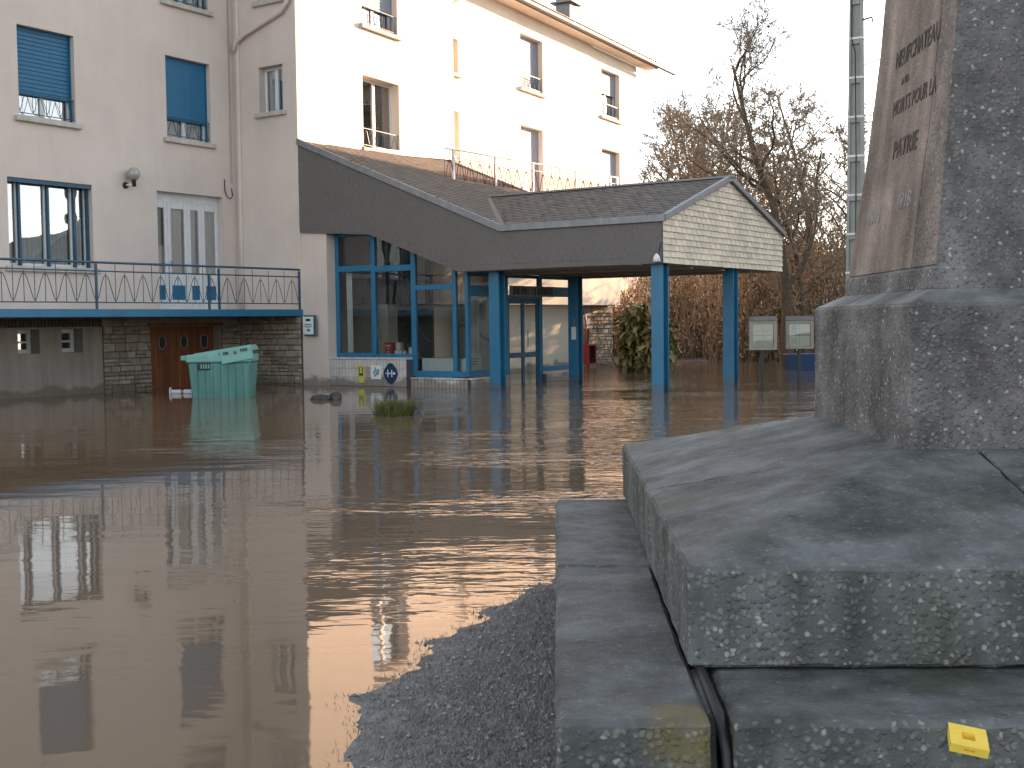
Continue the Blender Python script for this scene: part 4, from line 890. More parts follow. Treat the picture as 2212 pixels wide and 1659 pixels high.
# ------------------------------------------------------------------ notice boards, red cabinet, blue trough, concrete pole
def notice(x, y, rz, label, nb):
    f = Fr((x, y), (math.cos(rz), math.sin(rz)), (math.sin(rz), -math.cos(rz)))
    t = thing('notice_board', label, 'notice board', (x, y, 0), 'notice boards on posts in the flood water')
    ALU = mat('board_frame', (.27, .25, .215), .55, (.2, .185, .16), 6, streak=.4); HOOD = mat('board_hood', (.15, .14, .13), .6, (.10, .095, .09), 5)
    for a, c, z0, z1 in ((-.28, -.21, .82, 1.40), (.21, .28, .82, 1.40), (-.21, .21, .82, .88), (-.21, .21, 1.34, 1.40)): MB().box(f, a, c, -.03, .05, z0, z1).build('frame', ALU, t, bevel=.005)
    MB().box(f, -.21, .21, -.03, .005, .88, 1.34).build('back_panel', ALU, t)
    MB().hull8([f.p(-.29, -.06, 1.40), f.p(.29, -.06, 1.40), f.p(.29, .07, 1.40), f.p(-.29, .07, 1.40)], [f.p(-.27, -.05, 1.49), f.p(.27, -.05, 1.49), f.p(.27, .01, 1.49), f.p(-.27, .01, 1.49)]).build('hood', HOOD, t, bevel=.006)
    ph = .222 if nb == 0 else .205
    for i, (cx, cz) in enumerate(((-.103, 1.115), (.103, 1.115), (-.103, .885), (.103, .885))):
        p_ = MB().box(f, cx - .1, cx + .1, .008, .014, cz, cz + ph).build('sheet', PAPER_W if (nb and i == 0) else PAPER, t)
        if nb == 0 and i < 3:
            MB().tube([f.p(cx - .05, .017, cz + .06), f.p(cx, .017, cz + .09), f.p(cx + .05, .017, cz + .07 + .03 * i)], .0025, 3).build('print', INK, p_)
        if nb == 0 and i == 3: MB().tube([f.p(cx - .06, .017, cz + .19), f.p(cx - .03, .017, cz + .11), f.p(cx + .05, .017, cz + .03)], .003, 3).build('print', INK, p_)
        if nb and i == 0:
            for k in range(6): MB().tube([f.p(cx - .07, .017, cz + .03 + .027 * k), f.p(cx - .02, .017, cz + .045 + .027 * k), f.p(cx + .06, .017, cz + .03 + .03 * k)], .005, 3).build('print', INK, p_)
        if nb and i == 2:
            for k in range(3): MB().box(f, cx - .06, cx + .05, .0145, .016, cz + .06 + .04 * k, cz + .066 + .04 * k).build('print', INK, p_)
    MB().poly([f.p(-.21, .03, .88), f.p(.21, .03, .88), f.p(.21, .03, 1.34), f.p(-.21, .03, 1.34)]).build('pane', GLASS2, t, fix=False)
    MB().box(f, -.035, .035, -.06, -.02, -.7, .86).build('post', BLACK, t, bevel=.006)
    return t
notice(5.0, 23.96, R(4), 'notice board with four cream map sheets, clear of the memorial', 0)
nb2 = notice(5.86, 24.5, R(-5), 'notice board with black sketch sheet, next to the memorial plinth', 1)

red = thing('red_cabinet', 'red metal hose cabinet with open dark front by the white wing', 'cabinet', AF.p(7.2, -.55, .0))
RC = Fr(AF.p(7.2, -.55, 0).xy, (1, 0), (0, -1)); s = MB(); 
for a, c, n0, n1, z0, z1 in ((-.28, -.24, -.3, .25, .12, .72), (.24, .28, -.3, .25, .12, .72), (-.24, .24, -.3, .25, .12, .16), (-.24, .24, -.3, .25, .68, .72), (-.24, .24, -.3, -.26, .16, .68)): s.box(RC, a, c, n0, n1, z0, z1)
s.box(RC, -.24, .06, .20, .235, .16, .68)
s.build('cabinet_body', RED, red); MB().box(RC, .06, .24, -.2, -.1, .16, .68).build('inside', DARK, red)
hose = MB().tube([RC.p(-.1, -.2, .73), RC.p(-.12, -.22, 1.5), RC.p(-.08, -.22, 1.72), RC.p(-.02, -.22, 1.55), RC.p(.0, -.2, .73)], .03, 8).build('standpipe', mat('copper_pipe', (.40, .20, .13), .5), None, smooth=True); tag(hose, 'tall bent copper coloured pipe on the white wall above red cabinet', 'pipe')
bt = MB(); BT = Fr((8.0, 33.3), (1, 0), (0, -1))
bt.hull8([BT.p(-.36, .22, -.4), BT.p(.60, .22, -.4), BT.p(.60, -.3, -.4), BT.p(-.36, -.3, -.4)], [BT.p(-.44, .3, .46), BT.p(.68, .3, .46), BT.p(.68, -.4, .46), BT.p(-.44, -.4, .46)])
tag(bt.build('blue_trough', mat('trough_blue', (.012, .05, .13), .5, (.01, .035, .09), 5), None, bevel=.015), 'deep blue planter trough in the flood behind the notice board', 'planter')

pole = thing('concrete_pole', 'tall grey concrete utility pole with recessed panels behind the memorial', 'utility pole', (7.72, 27, 0))
PC = mat('pole_concrete', (.34, .35, .33), .85, (.24, .25, .235), 3, .003, 50, streak=.4); PW = mat('pole_rung', (.75, .75, .72), .8)
PFx = Fr((7.72, 27), (math.cos(R(-30)), math.sin(R(-30))), (-math.sin(R(-30)) * -1 * -1, -math.cos(R(-30))))
PFx.n = Vector((PFx.u.y, -PFx.u.x, 0))
def pw(z): return .22 - .010 * z
s = MB(); Hh = 11.5
for sx in (-1, 1):
    s.hull8([PFx.p(sx * pw(0), .13, -.5), PFx.p(sx * (pw(0) - .07), .13, -.5), PFx.p(sx * (pw(0) - .07), -.13, -.5), PFx.p(sx * pw(0), -.13, -.5)],
            [PFx.p(sx * pw(Hh), .08, Hh), PFx.p(sx * (pw(Hh) - .035), .08, Hh), PFx.p(sx * (pw(Hh) - .035), -.08, Hh), PFx.p(sx * pw(Hh), -.08, Hh)])
s.build('shaft_flange', PC, pole)
s = MB().hull8([PFx.p(-pw(0) + .06, .06, -.5), PFx.p(pw(0) - .06, .06, -.5), PFx.p(pw(0) - .06, -.06, -.5), PFx.p(-pw(0) + .06, -.06, -.5)], [PFx.p(-pw(Hh) + .03, .03, Hh), PFx.p(pw(Hh) - .03, .03, Hh), PFx.p(pw(Hh) - .03, -.03, Hh), PFx.p(-pw(Hh) + .03, -.03, Hh)])
s.build('shaft_web', PC, pole)
z = .6
while z < 11.2:
    a = pw(z); MB().box(PFx, -a + .055, a - .055, -.12 + .004 * z, .12 - .004 * z, z, z + .10).build('crosspiece', PC, pole)
    MB().box(PFx, -a - .006, a + .006, -.136 + .0045 * z, .136 - .0045 * z, z + .10, z + .145).build('band', PW, pole)
    z += .86
MB().tube([PFx.p(.02, .14, .2), PFx.p(.03, .13, 5), PFx.p(.0, .11, 7.3), PFx.p(-.08, .1, 7.6), PFx.p(-.08, .09, 11)], .012, 5).build('cable', INK, pole)
for z in (8.0, 8.7): MB().tube([PFx.p(.12, 0, z), PFx.p(.34, 0, z + .03), PFx.p(.36, 0, z - .08)], .02, 6).build('insulator', INK, pole)
MB().tube([(7.8, 27, 7.0), (8.6, 27.3, 7.3), (10.5, 28, 8.2), (14, 29.5, 9.6)], .012, 5).build('service_wire', INK, pole)

# ------------------------------------------------------------------ war memorial
mem = thing('war_memorial', 'tapering exposed aggregate war memorial on stepped plinth, inscribed on its left side', 'monument', MF.p(2.08, 5.2, 0))
def mbox(x0, x1, y0, y1, z0, z1): return MB().box(MF, x0, x1, y0, y1, z0, z1)
P3 = lambda x, y, z: MF.p(x, y, z)
def slabstone(outline, tops, M, name, bev=.012, z0=.455):
    b = MB(); n = len(outline); i = len(b.v); b.v += [P3(x, y, z0) for x, y in outline] + [P3(*p) for p in tops]
    return b, i, n
def rough_stone(b, name, M, bev=.012, amp=.004, cuts=3, seed=1, parent=mem):
    """bevelled block, subdivided and slightly knocked about so edges are not ruler straight"""
    me, o = b.mesh(name, M, bevel=bev); bm = bmesh.new(); bm.from_mesh(me)
    bmesh.ops.triangulate(bm, faces=[f for f in bm.faces if len(f.verts) > 4])
    for _ in range(cuts):
        es = [e for e in bm.edges if e.calc_length() > .09]
        if es: bmesh.ops.subdivide_edges(bm, edges=es, cuts=1, use_grid_fill=True)
    r2 = random.Random(seed)
    for v in bm.verts: v.co += Vector((r2.gauss(0, 1), r2.gauss(0, 1), r2.gauss(0, 1))) * amp * .45
    bm.to_mesh(me); bm.free(); ob = bpy.data.objects.new(name, me); return put(ob, o, parent)
# step: four stones round the slab, one open broken joint
b = MB(); b.hull8([P3(*p) for p in ((-.015, 2.965, -.35), (.372, 2.965, -.35), (.372, 4.865, -.35), (-.015, 4.865, -.35))], [P3(*p) for p in ((-.015, 2.965, .45), (.372, 2.965, .45), (.372, 4.865, .45), (-.015, 4.865, .45))]); rough_stone(b, 'step_stone', AGG, .016, .004, 4, 1)
rough_stone(mbox(-.018, .5, 4.875, 6.70, -.35, .452), 'step_stone', AGG, .016, .004, 4, 2)
rough_stone(mbox(.432, 2.10, 2.968, 3.7, -.35, .448), 'step_stone', AGG, .016, .004, 4, 3)
rough_stone(mbox(2.108, 4.3, 2.962, 3.7, -.35, .452), 'step_stone', AGG, .016, .004, 4, 4)
mbox(.40, 4.2, 3.72, 6.66, -.35, .43).build('step_core', AGG, mem)
# grey strip and perished black seal in the broken joint
b = MB(); b.hull8([P3(.392, 3.02, -.3), P3(.412, 3.02, -.3), P3(.412, 3.3, -.3), P3(.392, 3.3, -.3)], [P3(.378, 3.10, .425), P3(.402, 3.10, .425), P3(.402, 3.5, .425), P3(.378, 3.5, .425)]); b.build('joint_filler', AGG_F, mem, bevel=.004)
b = MB().tube([P3(.425, 3.005, -.2), P3(.424, 2.995, .2), P3(.415, 3.0, .36), P3(.403, 3.06, .438), P3(.398, 3.3, .45), P3(.40, 3.6, .45)], [.012, .013, .014, .015, .014, .012], 8); b.build('joint_seal', BLACK, mem, smooth=True)
# capping slab, four stones sloping up to the plinth
SX0, SX1, SY0, SY1, SZ, PZ = .365, 3.80, 3.405, 6.85, .742, .972; PX0, PX1, PY0, PY1 = 1.28, 2.89, 4.43, 6.04
def slab(outline, topfaces, name, seed):
    b = MB(); idx = {}
    def vid(p):
        p = tuple(round(c, 4) for c in p)
        if p not in idx: idx[p] = len(b.v); b.v.append(P3(*p))
        return idx[p]
    n = len(outline)
    for f in topfaces: b.f.append(tuple(vid(p) for p in f))
    b.f.append(tuple(vid((p[0], p[1], .456)) for p in outline)[::-1])
    for i in range(n):
        p, q_ = outline[i], outline[(i + 1) % n]; b.f.append((vid((p[0], p[1], .456)), vid((q_[0], q_[1], .456)), vid(q_), vid(p)))
    return rough_stone(b, name, AGG, .010, .0035, 4, seed)
J = 1.53; g_ = .004
fl_, fj, pj, pc, lj = (SX0, SY0, SZ), (J - g_, SY0, SZ), (J - g_, PY0 + .03, PZ), (PX0, PY0, PZ), (SX0, 5.0 - g_, SZ)
fl2 = (SX0, SY0, SZ)
slab([fl_, fj, pj, (PX0, PY0 + .03, PZ), lj], [[fl_, fj, pj, (PX0, PY0 + .03, PZ)], [fl_, (PX0, PY0 + .03, PZ), lj]], 'slab_stone', 11)
lj2, pb, bl_ = (SX0, 5.0 + g_, SZ), (PX0 + .03, PY1, PZ), (SX0, SY1, SZ)
slab([lj2, (PX0 + .03, PY0 + .045, PZ), pb, bl_], [[lj2, (PX0 + .03, PY0 + .045, PZ), pb, bl_]], 'slab_stone', 12)
fr_ = (SX1, SY0, SZ); fj2 = (J + g_, SY0, SZ); pj2 = (J + g_, PY0 + .03, PZ); pr = (PX1, PY0 + .03, PZ); rb = (SX1, 5.0, SZ)
slab([fj2, fr_, rb, pr, pj2], [[fj2, fr_, pr, pj2], [fr_, rb, pr]], 'slab_stone', 13)
mbox(PX1 - .02, SX1, 5.01, 6.8, .456, .80).build('slab_stone', AGG, mem, bevel=.01); mbox(SX0 + .3, PX1, PY1 + .01, SY1 - .02, .456, .74).build('slab_stone', AGG, mem, bevel=.01)
# plinth with bevelled top
b = MB(); sq = lambda h, z: [P3(2.085 - h, 5.235 - h, z), P3(2.085 + h, 5.235 - h, z), P3(2.085 + h, 5.235 + h, z), P3(2.085 - h, 5.235 + h, z)]
b.hull8(sq(.806, .94), sq(.806, 1.496)); rough_stone(b, 'plinth', AGG_S, .008, .003, 4, 21)
b = MB(); b.hull8(sq(.80, 1.490), sq(.80, 1.4995)); i = len(b.v)
b.v += sq(.690, 1.552); b.f += [(4, 5, i + 1, i), (5, 6, i + 2, i + 1), (6, 7, i + 3, i + 2), (7, 4, i, i + 3), (i, i + 1, i + 2, i + 3)]; b.f.pop(1); b.build('plinth_weathering', AGG_F, mem)
b = MB(); b.hull8(sq(.686, 1.545), sq(.680, 1.638)); rough_stone(b, 'shaft_base', AGG_S, .008, .003, 3, 22)
rings = [(1.63, .668), (1.70, .658), (1.9, .636), (2.18, .600), (2.66, .552), (2.93, .533), (3.6, .49), (5.2, .40)]
b = MB()
for z, h in rings: b.v += sq(h, z)
for j in range(len(rings) - 1):
    for q_ in range(4): A = 4 * j + q_; B = 4 * j + (q_ + 1) % 4; b.f.append((A, B, B + 4, A + 4))
b.f += [(0, 1, 2, 3), tuple(4 * (len(rings) - 1) + k for k in range(4))]
b.build('shaft', AGG_S, mem)
hz = lambda z: float(np.interp(z, [r[0] for r in rings], [r[1] for r in rings]))
zl = [1.645, 1.70, 1.9, 2.18, 2.66, 2.93, 3.6, 5.1]
def face_strip(yf, yb, name, M):
    b = MB()
    for z in zl:
        x = 2.085 - hz(z); b.v += [P3(x - .005, yf(z), z), P3(x - .005, yb(z), z), P3(x + .004, yf(z), z), P3(x + .004, yb(z), z)]
    for j in range(len(zl) - 1): A = 4 * j; b.f += [(A, A + 1, A + 5, A + 4), (A + 2, A, A + 4, A + 6), (A + 1, A + 3, A + 7, A + 5)]
    return b.build(name, M, mem)
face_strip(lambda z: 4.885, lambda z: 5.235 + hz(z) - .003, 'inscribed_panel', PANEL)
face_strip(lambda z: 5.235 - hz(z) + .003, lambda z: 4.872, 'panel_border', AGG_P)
LET = mat('cut_lettering', (.13, .105, .09), .9, (.06, .048, .042), 45); LETG = mat('worn_lettering', (.30, .29, .28), .9)
for txt, zc, size, yc, M_ in (('NEUFCHATEAU', 2.545, .108, 5.17, LET), ('A SES', 2.455, .042, 5.3, LET), ('MORTS POUR LA', 2.33, .098, 5.14, LET), ('PATRIE', 2.135, .115, 5.19, LET), ('1914', 1.87, .10, 5.55, LETG), ('1918', 1.90, .10, 5.1, LETG)):
    x = 2.085 - hz(zc) - .0065; tilt = (hz(zc) - hz(zc + .2)) / .2
    text_part(txt, size, M_, mem, P3(x, yc, zc), -MF.n, (MF.u * tilt + Vector((0, 0, 1))), depth=.0015, name='inscription', squeeze=.82 if len(txt) > 8 else 1)
# rust streak stains on the step front
yb = thing('yellow_block', 'small yellow plastic block with a square hole, on the step edge', 'block', P3(1.01, 2.945, .40))
b = MB(); S_, T_ = .0445, .0115; hI = .0155
top = [(-S_, -S_, T_), (S_, -S_, T_), (S_, S_, T_), (-S_, S_, T_)]; bot = [(x, y, -T_) for x, y, z in top]; it = [(x * hI / S_, y * hI / S_, T_) for x, y, z in top]; ib = [(x * hI / S_, y * hI / S_, -T_ + .004) for x, y, z in top]
sl = [(-.0125, -S_, -.003), (.0125, -S_, -.003), (.0125, -S_, .004), (-.0125, -S_, .004)]; sb = [(x, y + .008, z) for x, y, z in sl]
for P in (top, bot, it, ib, sl, sb): b.v += [Vector(p) for p in P]
for k in range(4):
    k2 = (k + 1) % 4; b.f += [(k, k2, 8 + k2, 8 + k), (8 + k, 8 + k2, 12 + k2, 12 + k)]
    if k: b.f.append((k, 4 + k, 4 + k2, k2))
b.f += [(4, 5, 6, 7), (12, 13, 14, 15)]
fb = [4, 5, 1, 0]
for k in range(4): k2 = (k + 1) % 4; b.f += [(fb[k], fb[k2], 16 + k2, 16 + k), (16 + k, 16 + k2, 20 + k2, 20 + k)]
b.f.append((20, 21, 22, 23))
me, o = b.mesh('block_body', YEL, origin=Vector((0, 0, 0))); ob = bpy.data.objects.new('block_body', me); put(ob, P3(.992, 2.932, .414), yb)
ob.rotation_euler = Euler((R(15), R(9), R(-13)), 'XYZ')

# ------------------------------------------------------------------ grass and gravel on the bank
def bank_pts(n, seed, x0, x1, y0, y1, dmin=.03):
    r = np.random.RandomState(seed); px = r.uniform(x0, x1, n); py = r.uniform(y0, y1, n); d = poly_sd(px, py, ISL); zz = ground_z(px, py)
    ok = zz > r.uniform(-.006, .03, n); return px[ok], py[ok], zz[ok], r
px, py, pz, r = bank_pts(75000, 5, -.95, .3, 3.3, 6.75)
n = len(px); th = r.uniform(0, 6.283, n); hgt = r.uniform(.007, .021, n); wd = r.uniform(.0015, .0032, n); ln = r.uniform(.2, 1.6, n) * hgt; ph = r.uniform(0, 6.283, n)
V = np.empty((n, 3, 3)); V[:, 0] = np.stack([px - wd * np.cos(th), py - wd * np.sin(th), pz - .004], -1); V[:, 1] = np.stack([px + wd * np.cos(th), py + wd * np.sin(th), pz - .004], -1)
V[:, 2] = np.stack([px + ln * np.cos(ph), py + ln * np.sin(ph), pz + hgt], -1)
me = bpy.data.meshes.new('grass'); me.from_pydata(V.reshape(-1, 3).tolist(), [], np.arange(n * 3).reshape(-1, 3).tolist())
me.materials.append(mat('winter_grass', (.34, .30, .26), .8, (.12, .125, .135), 5, island=.75, ramp=(.15, .95)))
tag(put(bpy.data.objects.new('grass', me), (0, 0, 0)), 'short matted winter grass on the dark bank beside the memorial', None, None, 'stuff')
px, py, pz, r = bank_pts(4200, 9, -.95, .2, 3.3, 6.6)
gb_ = MB(); r2 = random.Random(3)
for x, y, z in zip(px, py, pz):
    s_ = r2.choice((.004, .005, .006, .008, .012)) * r2.uniform(.7, 1.2); c = Vector((x, y, z + s_ * .3)); i = len(gb_.v)
    j = lambda: r2.uniform(.7, 1.3)
    gb_.v += [c + Vector((s_ * j(), 0, 0)), c + Vector((0, s_ * j(), 0)), c - Vector((s_ * j(), 0, 0)), c - Vector((0, s_ * j(), 0)), c + Vector((0, 0, s_ * .7)), c - Vector((0, 0, s_ * .7))]
    gb_.f += [(i, i + 1, i + 4), (i + 1, i + 2, i + 4), (i + 2, i + 3, i + 4), (i + 3, i, i + 4), (i + 1, i, i + 5), (i + 2, i + 1, i + 5), (i + 3, i + 2, i + 5), (i, i + 3, i + 5)]
tag(gb_.build('gravel', mat('gravel_stone', (.34, .32, .29), .8, (.11, .105, .10), 20, island=.8, ramp=(.1, .9)), None, fix=False), 'scattered gravel and grit on the bank', None, None, 'stuff')

# ------------------------------------------------------------------ trees, shrubs, hedges
def grow(seed, H, spread, levels=4, nb=(11, 8, 7, 5), trunk_r=.2, up_=.25, start=.28, rmin=.0058):
    """branching skeleton: returns trunk mesh (trunk + limbs) and crown mesh (branches, twigs)"""
    r2 = random.Random(seed); T = MB(); Cn = MB()
    def branch(p, d, ln, rad, lev):
        segs = (9, 6, 5, 4, 3)[min(lev, 4)]; pts = [p.copy()]; rs = [rad]; dd = d.copy(); st = ln / segs
        for i in range(segs):
            wob = (.10, .22, .28, .34, .4)[min(lev, 4)]
            dd = (dd + Vector((r2.gauss(0, wob), r2.gauss(0, wob), r2.gauss(0, wob * .7) + up_ * (.25 if lev else .3)))).normalized()
            pts.append(pts[-1] + dd * st); rs.append(rad * (1 - .82 * (i + 1) / segs) + rmin * .6)
        (T if lev < 2 else Cn).tube(pts, rs, (9, 6, 4, 3, 3)[min(lev, 4)], caps=False)
        if lev >= levels: return
        k = nb[lev]
        for j in range(k):
            f = (start if lev == 0 else .22) + (1 - (start if lev == 0 else .22)) * (j + r2.random()) / k; x = f * segs; i = min(int(x), segs - 1); q = pts[i].lerp(pts[i + 1], x - i)
            ax = (pts[i + 1] - pts[i]).normalized(); o_ = ax.orthogonal().normalized(); o_.rotate(Matrix.Rotation(r2.uniform(0, 6.283), 3, ax))
            an = r2.uniform(.55, 1.1); nd = (ax * math.cos(an) + o_ * math.sin(an)).normalized()
            l2 = (spread * (1.15 - .75 * f) if lev == 0 else ln * r2.uniform(.35, .62) * (1.15 - .6 * f)); rr = max(rs[i] * r2.uniform(.36, .52), rmin)
            branch(q, nd, l2, rr, lev + 1)
    branch(Vector((0, 0, -.4)), Vector((0, 0, 1)), H + .4, trunk_r, 0)
    return T.mesh('trunk', BARK, origin=Vector((0, 0, 0)), fix=False, smooth=True)[0], Cn.mesh('crown', TWIG, origin=Vector((0, 0, 0)), fix=False)[0]
KINDS = [grow(11, 9.0, 4.9, 4, (16, 10, 7, 5), .19, .3), grow(23, 9.2, 3.0, 4, (16, 9, 6, 4), .13, rmin=.0085), grow(37, 6.8, 3.1, 4, (16, 9, 6, 4), .12, .35, .15, rmin=.0085)]
def tree(kind, x, y, z, rz, sc, label, group='bare trees beyond the flood'):
    t = thing('bare_tree', label, 'tree', (x, y, z), group)
    tm_, cm_ = KINDS[kind]
    for nm, me_ in (('trunk', tm_), ('crown', cm_)): o_ = bpy.data.objects.new(nm, me_); put(o_, (x, y, z), t)
    t.rotation_euler = (0, 0, rz); t.scale = (sc, sc, sc)
    return t
tree(0, 8.5, 37, -.2, 1.0, 1.06, 'largest bare tree, thick dark trunk rising right of the shingled gable')
PXT = lambda px_, d: ((px_ - 1106) / 2600 * d, d)
TL = [(1, 1412, 60, 1.22, 'slim bare tree directly against the right end of the white hotel wall'), (2, 1440, 57, 1.45, 'low twiggy tree just right of the hotel corner'), (1, 1480, 61, 1.25, 'slim bare tree second right from the hotel corner, above porch ridge'),
      (2, 1520, 58, 1.55, 'spreading bare tree left of the porch gable apex'), (1, 1558, 63, 1.35, 'tall slim bare tree right behind the porch gable apex'), (2, 1600, 60, 1.5, 'low bare tree over the right slope of the porch roof'),
      (1, 1645, 64, 1.35, 'tall slim bare tree behind the large trunk, to its left'), (2, 1742, 40, 1.0, 'low bare tree above the right notice board'), (1, 1775, 63, 1.4, 'tall slim bare tree left of the concrete pole'),
      (0, 1808, 66, 1.2, 'broad bare tree filling the gap beside the concrete pole'), (2, 1865, 60, 1.5, 'low bare tree behind the concrete pole and memorial')]
for k, px_, d, sc, lab in TL:
    x, y = PXT(px_, d); tree(k, x, y, .2, px_ * .7, sc, lab)
tree(0, 24.5, 20.5, -.3, 2.0, 1.15, 'broad bare tree outside the frame, mirrored in the left facade windows', 'bare trees mirrored in the windows')
tree(1, 27, 17.0, -.3, 4.0, 1.2, 'slim bare tree outside the frame, mirrored in the left facade windows', 'bare trees mirrored in the windows')

LEAF_B = mat('dry_leaf', (.34, .265, .18), .8, (.10, .085, .06), 2, island=.8, ramp=(.1, .95), spec=.25)
LEAF_O = mat('olive_leaf', (.12, .115, .04), .7, (.045, .05, .02), 2, island=.8, ramp=(.1, .95), spec=.3)
def leaf_mass(n, fn, ln, wd, droop, seed, M, name, parent):
    r = np.random.RandomState(seed); P = fn(r, n); n = len(P); th = r.uniform(0, 6.283, n); L_ = ln * r.uniform(.6, 1.3, n); W_ = wd * r.uniform(.6, 1.2, n)
    dz = -droop + r.normal(0, .35, n); h = np.sqrt(np.clip(1 - np.clip(dz, -.97, .97) ** 2, .02, 1)); D = np.stack([np.cos(th) * h, np.sin(th) * h, np.clip(dz, -.97, .97)], -1)
    S = np.stack([-np.sin(th), np.cos(th), r.normal(0, .3, n)], -1); S /= np.linalg.norm(S, axis=1)[:, None]
    V = np.empty((n, 4, 3)); V[:, 0] = P; V[:, 1] = P + D * (L_ * .5)[:, None] + S * W_[:, None]; V[:, 2] = P + D * L_[:, None]; V[:, 3] = P + D * (L_ * .5)[:, None] - S * W_[:, None]
    me = bpy.data.meshes.new(name); me.from_pydata(V.reshape(-1, 3).tolist(), [], np.arange(n * 4).reshape(-1, 4).tolist()); me.materials.append(M)
    return me
def clumpy(cx, cy, rx, ry, z0, z1, seed, thr=.0):
    def fn(r, n):
        x = r.uniform(-1, 1, n * 3); y = r.uniform(-1, 1, n * 3); z = r.uniform(0, 1, n * 3)
        q = x * x + y * y < (1 - .75 * z ** 2.2); X_ = cx + x * rx; Y_ = cy + y * ry; Z_ = z0 + z * (z1 - z0)
        nz_ = vnoise(X_ * 1.0, Z_ * 1.2 + Y_, .5, seed) + .6 * vnoise(X_, Z_ + Y_ * .7, .2, seed + 1)
        q &= nz_ > thr; P = np.stack([X_, Y_, Z_], -1)[q]; return P[:n]
    return fn
def stems(n, cx, cy, rx, ry, z0, z1, seed, rad=.012, wob=.2):
    r2 = random.Random(seed); b = MB()
    for _ in range(n):
        a = r2.uniform(0, 6.283); d = math.sqrt(r2.random()); p = Vector((cx + rx * d * math.cos(a), cy + ry * d * math.sin(a), z0)); hgt = (z1 - z0) * r2.uniform(.5, 1.1); pts = [p]
        for i in range(4): p = p + Vector((r2.gauss(0, wob), r2.gauss(0, wob), hgt / 4)); pts.append(p)
        b.tube(pts, [rad, rad * .8, rad * .6, rad * .45, rad * .2], 3, caps=False)
    return b
HEDGES = [(1340, 44, 1.6, 2.6, 'tall brown leafed hedge shrub behind the laurel and white wing'), (1440, 43, 1.9, 3.3, 'brown hedge shrub seen between the two right porch columns'), (1535, 43.5, 1.8, 3.6, 'brown hedge shrub just left of the right porch column'),
          (1620, 42, 1.6, 3.5, 'brown hedge shrub behind the left notice board'), (1715, 42.5, 1.9, 4.0, 'tall brown hedge shrub behind the right notice board'), (1810, 43, 2.0, 4.2, 'tall brown hedge shrub behind the concrete pole'), (1920, 44, 2.2, 3.8, 'brown hedge shrub hidden mostly by the memorial shaft')]
for i, (px_, d, rx, hh, lab) in enumerate(HEDGES):
    x, y = PXT(px_, d); t = thing('hedge_shrub', lab, 'shrub', (x, y, 0), 'brown hedge shrubs along the flood edge')
    me = leaf_mass(5200, clumpy(x, y, rx, 1.3, .1, hh, 40 + i, -.06), .13, .035, .75, 60 + i, LEAF_B, 'foliage', t)
    o_ = bpy.data.objects.new('foliage', me); put(o_, (0, 0, 0), t)
    me = leaf_mass(1500, clumpy(x, y, rx * .9, 1.2, .1, hh * .75, 80 + i, .02), .12, .035, .6, 70 + i, LEAF_O, 'green_foliage', t); put(bpy.data.objects.new('green_foliage', me), (0, 0, 0), t)
    stems(150, x, y, rx, 1.2, -.2, hh * 1.15, 90 + i, .014, .16).build('stems', TWIG, t, fix=False)
# distant wood closing the view
def fw(r, n):
    x = r.uniform(4, 46, n); y = r.uniform(60, 80, n); top = 5.2 + 2.2 * vnoise(x, y * 0, 3., 77) + 1.2 * vnoise(x, y, 1.2, 78); z = r.uniform(0, 1, n) ** .8 * top + ground_z(x, y) * .5
    return np.stack([x, y, z], -1)
me = leaf_mass(30000, fw, .55, .05, -.6, 99, mat('far_wood_twigs', (.26, .195, .155), .9, (.14, .11, .088), .6, island=.6), 'far_wood', None)
tag(put(bpy.data.objects.new('far_wood', me), (0, 0, 0)), 'distant brown winter wood rising behind the hedges', None, None, 'stuff')

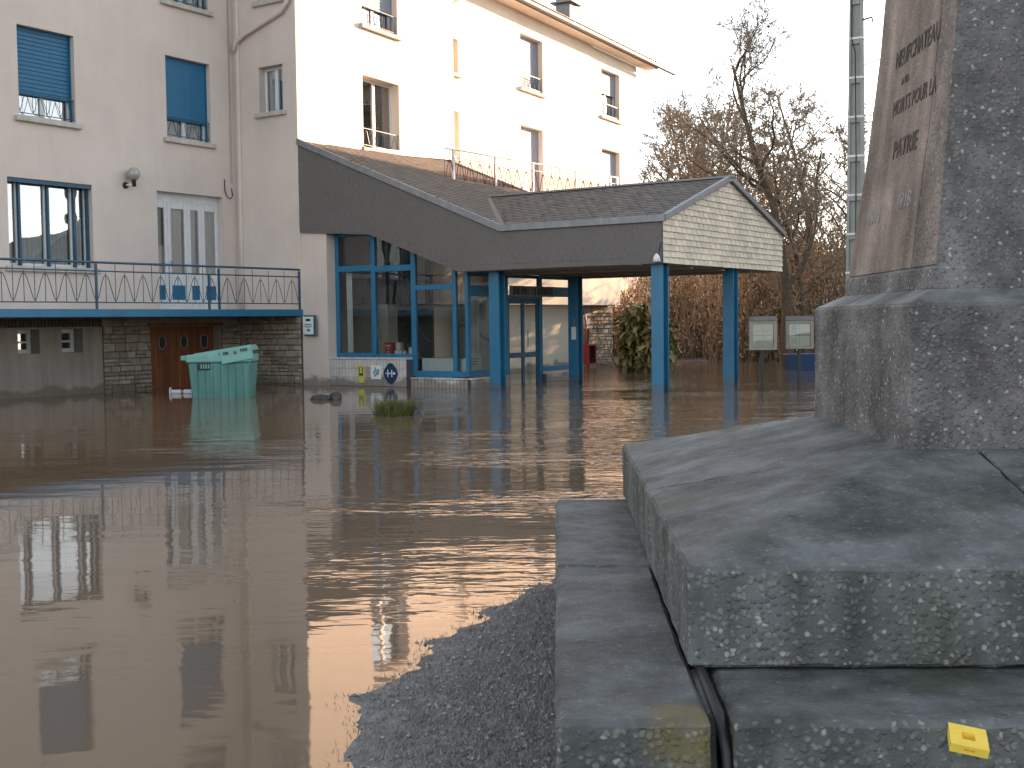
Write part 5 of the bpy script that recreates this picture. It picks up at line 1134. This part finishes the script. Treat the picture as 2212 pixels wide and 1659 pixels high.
# laurel bush beside the wing: large hanging leaves are pieces of their own
x, y = PXT(1392, 33.8); lau = thing('laurel_bush', 'olive laurel bush with large drooping leaves between wing and column', 'shrub', (x, y, 0))
LAUREL = obj_random(mat('laurel_leaf', (.30, .25, .085), .45, (.17, .15, .055), 3, spec=.45), .5)
lv = []
for k in range(3):
    b = MB(); L_, W_ = .24 + .04 * k, .046 + .006 * k
    rows = [(0, .006), (.2, .7), (.5, 1), (.78, .72), (1, .02)]
    for f, wv in rows: dz = -.10 * f * f * L_ * 2; b.v += [Vector((-W_ * wv, f * L_, dz + .012 * wv)), Vector((0, f * L_, dz)), Vector((W_ * wv, f * L_, dz + .012 * wv))]
    for j in range(4):
        for c in range(2): A = 3 * j + c; b.f.append((A, A + 1, A + 4, A + 3))
    lv.append(b.mesh('leaf', LAUREL, origin=Vector((0, 0, 0)), fix=False, smooth=True)[0])
r2 = random.Random(12)
def lpos():
    while True:
        a = r2.uniform(-1, 1); b_ = r2.uniform(-1, 1); z = r2.uniform(.0, 1)
        if a * a + b_ * b_ < 1 - .6 * (z - .35) ** 2 * 2: return Vector((x + a * (.86 - .28 * abs(z - .4)) + .10 * (1 - z), y + b_ * .6, .15 + z * 1.75))
def lrot(): return (R(r2.uniform(-88, -5)), R(r2.uniform(-40, 40)), r2.uniform(0, 6.283))
cand = sorted([lpos() for _ in range(1500)], key=lambda p: p.y)
for p in cand[:290]: inst('leaf', lv[r2.randrange(3)], p, lau, rot=lrot(), sc=(r2.uniform(.7, 1.2),) * 3)
rest = MB()
for p in cand[290:]:
    mt = Matrix.Translation(p) @ Euler(lrot()).to_matrix().to_4x4(); i = len(rest.v); me_ = lv[r2.randrange(3)]
    rest.v += [mt @ v.co for v in me_.vertices]; rest.f += [tuple(i + q for q in pl_.vertices) for pl_ in me_.polygons]
LAUREL2 = mat('laurel_leaf_mass', (.26, .22, .075), .45, (.08, .08, .03), 3, spec=.45, island=.8, ramp=(.1, .95))
tag(rest.build('leaves', LAUREL2, lau, fix=False, smooth=True), kind='stuff')
stems(26, x, y, .5, .4, -.3, 1.6, 14, .02, .12).build('stems', BARK, lau, fix=False)
bpy.context.view_layer.update()
